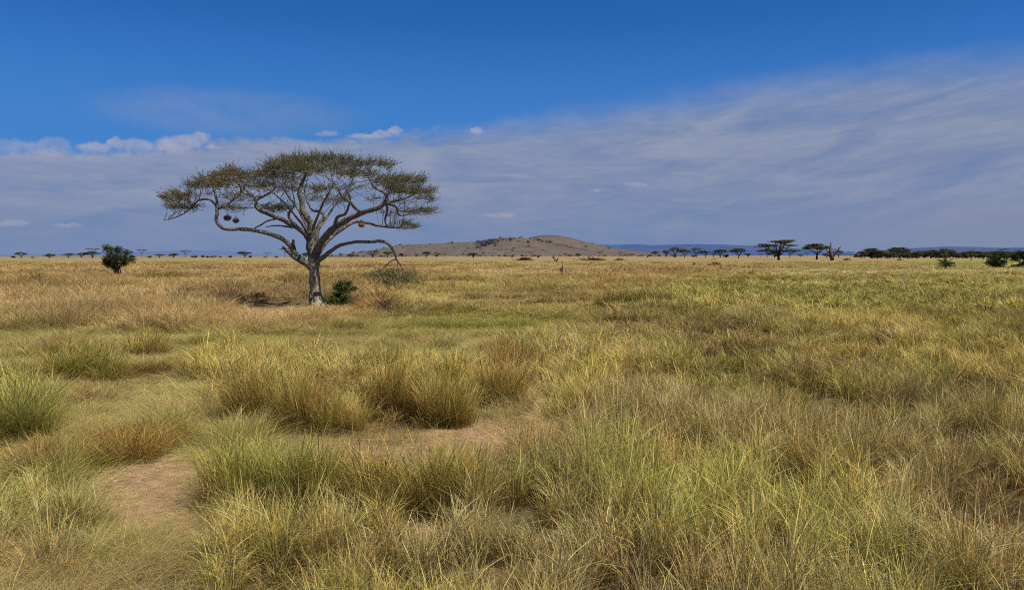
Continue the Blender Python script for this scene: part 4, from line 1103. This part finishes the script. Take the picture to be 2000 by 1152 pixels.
dense_shrub('shrub_tree', 'dense dark multi-stemmed shrub tree alone in the golden grass on the left', 'shrub', 227, 476, 541, 58, 13, 9000, .075, (.055, .066, .032), 5, .3, leafgap=.3)
dense_shrub('bush', 'leafy dark green bush growing close to the right of the acacia trunk', 'bush', 671, 550, 604, 70, 12, 8500, .036, (.075, .11, .036), 6, .1, topheavy=False, leafgap=.25)
dense_shrub('bush', 'dark green leafy shrub before the belt near the right edge', 'bush', 1950, 491, 526, 46, 10, 5200, .11, (.042, .066, .024), 8, .1, topheavy=False)
dense_shrub('bush', 'dark green leafy shrub cut by the right edge of the photo', 'bush', 1994, 490, 524, 44, 10, 5200, .11, (.042, .066, .024), 9, .1, topheavy=False)
dense_shrub('bush', 'dry brown twiggy bush at the right foot of the acacia', 'bush', 752, 585, 617, 56, 10, 900, .03, (.2, .13, .075), 10, .1, leafgap=.45, topheavy=False)
dense_shrub('bush', 'low dry brown bush in the shade left of the acacia trunk', 'bush', 505, 572, 601, 40, 10, 900, .03, (.15, .11, .06), 12, .1, leafgap=.42, topheavy=False)

# young palm
def palm():
    X, Y = unproj(1848, 526); z = gz(X, Y)
    o = thing('palm', (X, Y, z), 'young wild palm with arching fronds in the green-gold grass at the right', 'palm')
    rng = np.random.default_rng(3); fr = MB(); dead = MB(); tr = MB()
    o.scale = (1.3, 1.3, 1.3)
    tr.tube([(0, 0, -.1), (0, 0, .4), (.03, 0, .8)], [.22, .2, .16], 9, .15)
    for q in range(26):
        a = rng.random() * 6.283; up = rng.uniform(.15, 1.4); L_ = rng.uniform(1.1, 1.7)
        old = q > 19
        d = np.array([math.cos(a), math.sin(a), 0])
        pts_ = []
        for t in np.linspace(0, 1, 9):
            if old: p = np.array([0, 0, .7]) + d * L_ * t * .95 + np.array([0, 0, .12 * t - .75 * t * t])
            else: p = np.array([0, 0, .75]) + d * L_ * t * math.cos(up) * 1.1 + np.array([0, 0, L_ * t * math.sin(up) - .75 * t * t * math.cos(up)])
            pts_.append(p)
        pts_ = np.array(pts_); mb = dead if old else fr; col = (.22, .12, .06) if old else np.array([.06, .085, .03]) * rng.uniform(.7, 1.4)
        mb.tube(pts_, np.linspace(.025, .008, 9), 4, 0, col)
        side = np.cross(d, [0, 0, 1])
        for t in np.linspace(.12, 1, 22):
            p = np.array([np.interp(t, np.linspace(0, 1, 9), pts_[:, k]) for k in range(3)]); l = .42 * math.sin(math.pi * (t * .85 + .12)) + .06
            for s in (-1, 1):
                e = p + side * s * l * .8 + d * l * .6 + np.array([0, 0, -.12 * l + rng.uniform(-.05, .1)]); w_ = np.array([0, 0, .022])
                mb.add([p - w_, p + w_, e], None, [(0, 1, 2)], col)
    link('trunk', tr.mesh('trunk', True), M_DEAD, o); link('crown', fr.mesh('crown'), M_LEAF, o); link('dead_fronds', dead.mesh('dead_fronds'), M_LEAF, o)['label'] = 'hanging dry brown fronds'


palm()

# dead wood
def snag(name, label, cat, Yb, traced, col=(1, 1, 1), twigs=0, seed=1, group='dead wood in the grass', thick=1.6):
    """limbs traced as (px, py, radius_m); all stand at depth Yb"""
    rng = np.random.default_rng(seed); mb = MB()
    x0, y0, _ = traced[0][0]
    base = at(x0, y0, Yb); z = gz(base[0], Yb)
    for ln in traced:
        dd_ = rng.uniform(-.02, .02)
        P_ = [at(x, y, Yb * (1 + dd_ * k / max(1, len(ln) - 1))) - np.array([base[0], Yb, z]) for k, (x, y, r) in enumerate(ln)]
        P_, R_ = spline(P_, [r * thick for _, _, r in ln], max(.05, ln[0][2] * 1.5))
        P_ = P_ + rng.normal(0, ln[0][2] * .15, P_.shape); mb.tube(P_, R_, 7, .12, col)
        for q in range(twigs):
            s = P_[rng.integers(len(P_) // 3, len(P_))]; i_ = rng.integers(len(P_) // 3, len(P_)); s = P_[i_]; e = s + rng.normal(0, 1, 3) * R_[i_] * 5 + np.array([0, 0, R_[i_] * 3])
            mb.tube([s, (s + e) / 2 + rng.normal(0, ln[0][2], 3), e], [ln[0][2] * .3, ln[0][2] * .22, ln[0][2] * .1], 4, 0, col)
    o = link(name, mb.mesh(name, True), M_DEAD); o.location = (base[0], Yb, z)
    return tag(o, label, cat, group)


Yd = H * F / (508.5 - HY)
snag('dead_tree', 'bare dead tree with forked limbs right of the wide parasol tree', 'dead tree', Yd,
     [[(1625, 509.5, .75), (1625, 504, .6), (1623, 498, .5), (1622, 491, .34), (1620.5, 485, .24), (1623, 479, .16), (1621, 474, .06)],
      [(1625, 503, .5), (1630, 497, .36), (1635, 490, .28), (1639, 485, .2), (1642, 481, .08)], [(1623, 497, .34), (1618, 492, .22), (1613, 488, .12), (1610, 484, .05)],
      [(1630, 497, .28), (1628, 490, .2), (1633, 486, .1), (1634, 483, .05)], [(1623, 503, .35), (1619, 499, .25), (1616, 496, .12)], [(1622, 490, .2), (1626, 487, .12), (1628, 484, .05)]], (1., 1, 1), 2, 2)
Ys = H * F / (537 - HY)
snag('dead_branch', 'forked dead branch standing in the grass below the brown hill, the nearer one', 'dead branch', Ys,
     [[(1098, 538, .10), (1098, 530, .09), (1098, 522, .06), (1098, 516, .025), (1097, 513, .012)], [(1098, 532, .06), (1094, 527, .04), (1095, 523, .02)], [(1100, 537, .07), (1105, 532, .06), (1111, 533, .05), (1117, 530, .03), (1118, 528, .012)], [(1112, 536, .05), (1115, 531, .04), (1113, 529, .02)],
      [(1091, 537, .02), (1089, 530, .016), (1084, 524, .012), (1079, 521, .008)]], (.55, .5, .5), 3, 4)
Ys2 = H * F / (512 - HY)
snag('dead_branch', 'pale forked dead branch farther off on the plain below the brown hill', 'dead branch', Ys2,
     [[(1086, 511.5, .25), (1084, 507, .2), (1081.5, 504, .16), (1082, 500, .13), (1081.5, 496.5, .05)], [(1086, 510, .18), (1089, 507, .14), (1090, 504, .06)], [(1081, 504, .12), (1078, 501.5, .06)]], (1.1, .95, .85), 2, 5)
Ys3 = H * F / (596 - HY)
snag('tree_stump', 'thin dark burnt stump in the grass left of the acacia shade', 'stump', Ys3, [[(472, 604, .12), (472, 594, .10), (473, 588, .09)], [(474, 589, .07), (475, 585, .085), (475, 582.5, .05)]], (.3, .28, .28), 0, 6)
Ys4 = H * F / (521 - HY)
snag('tree_stump', 'small upright stump left of the brush pile on the right plain', 'stump', Ys4, [[(1355.5, 522, .16), (1356, 518, .13), (1356, 514, .16)], [(1356, 516, .1), (1358, 514, .06)]], (.8, .7, .65), 0, 7)


def brush_pile(label, px, py, width, hpx, seed, n=70, col=(.6, .5, .48), name='brush_pile'):
    rng = np.random.default_rng(seed); X, Y = unproj(px, py); z = gz(X, Y); wid = width / F * Y; hgt = hpx / F * Y * 1.7 + .12; mb = MB()
    for q in range(n):
        a = rng.random() * 6.283; c = np.array([rng.normal(0, wid * .2), rng.normal(0, wid * .13), abs(rng.normal(0, .35)) * hgt])
        c[2] *= max(.1, 1 - abs(c[0]) / (wid * .5)); d = np.array([math.cos(a), math.sin(a) * .8, rng.normal(0, .35)]); l = wid * rng.uniform(.07, .2)
        r = wid * rng.uniform(.006, .018); k = rng.uniform(.5, 1.4)
        P_ = np.array([c - d * l, c + rng.normal(0, l * .15, 3), c + d * l]); P_[:, 2] = np.maximum(P_[:, 2], -.05)
        mb.tube(P_, [r, r * .8, r * .3], 5, .1, np.array(col) * k)
    o = link(name, mb.mesh(name), M_DEAD); o.location = (X, Y, z)
    return tag(o, label, 'brush pile', 'piles of dead brush')


brush_pile('tall dark heap of dead branches in the golden grass right of centre', 1396, 521, 32, 11, 1, 110, (.5, .42, .4))
brush_pile('flat brown pile of brush around the thin sapling', 1210, 508.5, 24, 3.5, 2)
brush_pile('long low brown brush pile on the plain below the hill summit', 1025, 508.5, 40, 4, 3, 110)
brush_pile('low strip of brush left of the flat pile with the sapling', 1160, 508.5, 50, 2.5, 4, 90)
brush_pile('small dark fallen branches before the dark belt', 1654, 508.5, 20, 4, 5)
brush_pile('dark dry brush in front of the arched tree', 1757, 508.5, 14, 4, 6, 50)
brush_pile('low dark twigs standing in for the shadow right of the shrub tree foot', 250, 536, 24, 5, 7, 60)  # dark twigs added in place of the shrub tree's cast shadow
brush_pile('grey dead twigs on the brown grass right of the drooping branch', 828, 582, 26, 7, 8, 60, (.7, .55, .5))

# mounds of bare earth
m_md, nt = new_mat('mound_earth'); pos = nt.n('ShaderNodeTexCoord').outputs['Object']
out(nt, principled(nt, nt.mix(nt.sstep(nt.noise(pos, 4., 5., .65), .35, .65), (.12, .085, .06), (.22, .175, .13)), .95, bump(nt, nt.noise(pos, 9., 5., .7), .8, .06)))
for lab, px, py, wd, hp, sd_ in (('broad pale grey earth mound in the green grass at the right', 1762, 557, 46, 12, 1), ('low dark earth mound at the edge of the green band', 1403, 541, 26, 6, 2)):
    X, Y = unproj(px, py); w_ = wd / F * Y; h_ = hp / F * Y
    a = np.linspace(0, 6.283, 37)[:-1]; r_ = np.linspace(0, 1, 12); RR, AA = np.meshgrid(r_, a, indexing='ij')
    nz = fbm(RR * np.cos(AA) * 2 + 9, RR * np.sin(AA) * 2, 50 + sd_, 4)
    V = np.stack([np.cos(AA) * RR * w_ * .5 * (.8 + .4 * nz), np.sin(AA) * RR * w_ * .42, h_ * (1 - sst(0, 1, RR)) * (.6 + .8 * nz) - .06], -1)
    i = np.arange(12 * 36).reshape(12, 36); Q_ = np.stack([i[:-1], np.roll(i[:-1], -1, 1), np.roll(i[1:], -1, 1), i[1:]], -1).reshape(-1, 4)
    o = link('earth_mound', mesh_from('earth_mound', V.reshape(-1, 3), Q_, smooth=True), m_md); o.location = (X, Y, gz(X, Y)); tag(o, lab, 'mound')

# ------------------------------------------------------------------ hills
def hill_mat(name, c1, c2, dark, s, amt):
    m, nt = new_mat(name); pos = nt.n('ShaderNodeNewGeometry').outputs['Position']
    n1 = nt.noise(pos, s, 6., .6); n2 = nt.noise(pos, s * 5, 6., .75)
    c = nt.mix(nt.sstep(n1, .35, .65), c1, c2)
    sc = nt.attr('tint').outputs['Fac']
    f = nt.math('MULTIPLY', nt.sstep(nt.math('ADD', n2, nt.math('MULTIPLY', nt.math('SUBTRACT', sc, .5), .5)), .465, .545), amt)
    out(nt, principled(nt, nt.mix(f, c, dark), .95, None, .05))
    return m


def ridge(name, prof, Yc, depth, mat, label, seed, rough=.08, dark_fn=None, step=3.):
    """a hill whose skyline follows prof [(px, py)...]; a real height field with gullies"""
    px = np.arange(prof[0][0], prof[-1][0] + step, step); sky_y = np.interp(px, [p[0] for p in prof], [p[1] for p in prof])
    for _ in range(3): sky_y = np.convolve(np.pad(sky_y, 2, 'edge'), [.1, .2, .4, .2, .1], 'valid')
    hz_ = np.maximum((HY - sky_y) / F * Yc + H, 0)
    tt = np.linspace(-1, 1, 61)
    PX, TT = np.meshgrid(px, tt, indexing='ij'); X = (PX - CX) / F * Yc; Y = Yc + TT * depth
    shape = np.cos(np.clip(np.abs(TT), 0, 1) * math.pi / 2) ** 1.4
    nz = fbm(X / depth * 5, Y / depth * 3, seed, 5) - .5
    Z = hz_[:, None] * shape * (1 + rough * nz * 4 * (1 - shape)) + nz * rough * hz_[:, None] * .25
    Z = Z - 6
    dk = np.full(PX.shape, .5) if dark_fn is None else dark_fn(PX, TT)
    i = np.arange(PX.size).reshape(PX.shape); Q_ = np.stack([i[:-1, :-1], i[1:, :-1], i[1:, 1:], i[:-1, 1:]], -1).reshape(-1, 4)
    me = mesh_from(name, np.stack([X, Y, Z], -1).reshape(-1, 3), Q_, None, {'tint': ('FLOAT_COLOR', np.repeat(dk.reshape(-1, 1), 4, 1))}, True)
    o = link(name, me, mat); tag(o, label, None, None, 'structure')
    return o, (px, hz_, Yc, depth)


M_HILL = hill_mat('brown_hill', (.175, .132, .10), (.125, .10, .08), (.04, .042, .042), .014, .9)
def dark_a(PX, TT): return .38 + .6 * sst(990, 950, PX) * sst(925, 950, PX) * sst(-.62, -.2, TT) + .35 * sst(1010, 1120, PX) * sst(-.5, -.15, TT)
hillA, HA = ridge('hill', [(600, 500), (650, 497), (700, 493), (750, 485), (790, 476), (860, 473.5), (930, 470), (965, 464), (1000, 461), (1030, 463), (1060, 469), (1100, 478), (1160, 489), (1240, 496), (1330, 500)], 4600, 1100, M_HILL, 'brown scrub-dotted hill, nearer spur', 5, .10, dark_a)
hillB, HB = ridge('hill', [(960, 500), (1000, 478), (1030, 464), (1045, 459.5), (1062, 457.5), (1085, 458), (1110, 462), (1150, 473), (1190, 483), (1240, 489), (1300, 495), (1390, 500)], 5600, 1100, M_HILL, 'brown scrub-dotted hill, farther summit', 9, .10, lambda a, b: .40 + .18 * sst(-.4, 0, b))
M_HAZE = hill_mat('haze_blue_hill', (.060, .098, .205), (.066, .104, .212), (.05, .086, .185), .0006, .8)  # far hills: distance haze painted into the base colours, here and below
M_HAZE2 = hill_mat('haze_pale_blue_hill', (.105, .15, .265), (.11, .155, .27), (.10, .142, .255), .0006, .6)
M_HAZE3 = hill_mat('haze_slate_hill', (.075, .10, .20), (.085, .105, .205), (.05, .075, .17), .0016, .9)
ridge('hill', [(-260, 499), (-80, 497), (60, 496.5), (150, 495.5), (220, 494.5), (290, 491), (340, 489.5), (400, 488.8), (425, 488), (455, 491), (490, 495.5), (560, 498), (640, 499)], 20000, 2500, M_HAZE2, 'pale blue far hills on the left horizon', 11, .02)
ridge('hill', [(1090, 499), (1130, 482), (1160, 477), (1200, 478), (1240, 476.3), (1270, 478.5), (1320, 477), (1360, 476), (1410, 477.2), (1460, 479.3), (1500, 480), (1540, 484), (1580, 489), (1640, 493), (1700, 497), (1760, 499)], 17000, 2500, M_HAZE, 'deep blue far ridge right of the brown hill', 13, .02)
ridge('hill', [(1660, 499), (1700, 494), (1740, 487.5), (1780, 484), (1850, 480.5), (1900, 481.5), (1935, 483.5), (1975, 483), (2010, 481.5), (2100, 480), (2240, 485), (2400, 496), (2480, 499)], 9500, 1800, M_HAZE3, 'slate blue long hill at the right', 15, .03)

# scrub dotted over the brown hill and along its foot
bushA = make_tree('bush', 900, (.03, .032, .03), 650); bushB = make_tree('dome', 901, (.028, .03, .028), 650)
first = {}
for q in range(290):
    foot = q < 110
    if foot:
        px = random.uniform(690, 1330); Yq = random.uniform(2300, 3600)
        py_ = None; z = -2.; hgt = random.uniform(4, 8)
        if random.random() < .5: px = random.choice([905, 960, 990, 1020, 1100, 1180, 1260, 1300]) + random.gauss(0, 22)
    else:
        px = random.uniform(700, 1210); arr = HA if (px < 1050 or random.random() < .4) else HB
        tt = random.uniform(-.85, -.02); Yq = arr[2] + tt * arr[3]
        hz_ = np.interp(px, arr[0], arr[1]); z = hz_ * math.cos(abs(tt) * math.pi / 2) ** 1.4 - 7.5; hgt = random.uniform(5, 11)
        if hz_ < 12: continue
        if q > 215:      # scrub gathered in two bands down the near spur
            arr = HA; k = random.random()
            if q < 265: px = 935 + 72 * k + random.gauss(0, 6); py_ = 483 - 19 * k + random.gauss(0, 2.2)
            else: px = 1040 + 75 * k + random.gauss(0, 8); py_ = 466 + 17 * k + random.gauss(0, 2.)
            hz_ = np.interp(px, arr[0], arr[1]); ratio = min(.98, max(.05, (HY - py_) / F * arr[2] / hz_))
            tt = -math.acos(ratio ** (1 / 1.4)) / (math.pi / 2); Yq = arr[2] + tt * arr[3]; z = hz_ * ratio - 8
    X = (px - CX) / F * (arr[2] if not foot else Yq)
    kk = q % 2
    if kk not in first:
        o = bpy.data.objects.new('bush', None); COL.objects.link(o); t, c = (bushA, bushB)[kk]; link('crown', c, None, o); link('trunk', t, None, o); first[kk] = o
    else: o = copy_tree(first[kk])
    hgt *= random.uniform(.7, 1.3); s_ = hgt * random.uniform(1.2, 2.6)
    o.location = (X, Yq, z); o.scale = (s_, s_, hgt); o.rotation_euler = (0, 0, random.uniform(0, 6.28))
    tag(o, 'small dark bush dotted on the brown hill and its foot', 'bush', 'bushes dotted over the brown hill')

# ------------------------------------------------------------------ camera and render settings
cam = bpy.data.cameras.new('camera'); co_ = bpy.data.objects.new('camera', cam); COL.objects.link(co_)
cam.sensor_width = 36; cam.lens = 36 * F / 2000.; cam.shift_y = -(576 - HY) / 2000.
cam.clip_start = .1; cam.clip_end = 120000
co_.location = (0, 0, H); co_.rotation_euler = (math.pi / 2, 0, 0)
SC.camera = co_
SC.view_settings.view_transform = 'Standard'; SC.view_settings.look = 'None'; SC.view_settings.exposure = 0; SC.view_settings.gamma = 1
SC.cycles.max_bounces = 3; SC.cycles.diffuse_bounces = 2; SC.cycles.transmission_bounces = 2
SC.cycles.adaptive_threshold = .03; SC.cycles.glossy_bounces = 1
SC.cycles.use_denoising = False; SC.cycles.filter_width = 1.05
SC.cycles.sample_clamp_indirect = 4
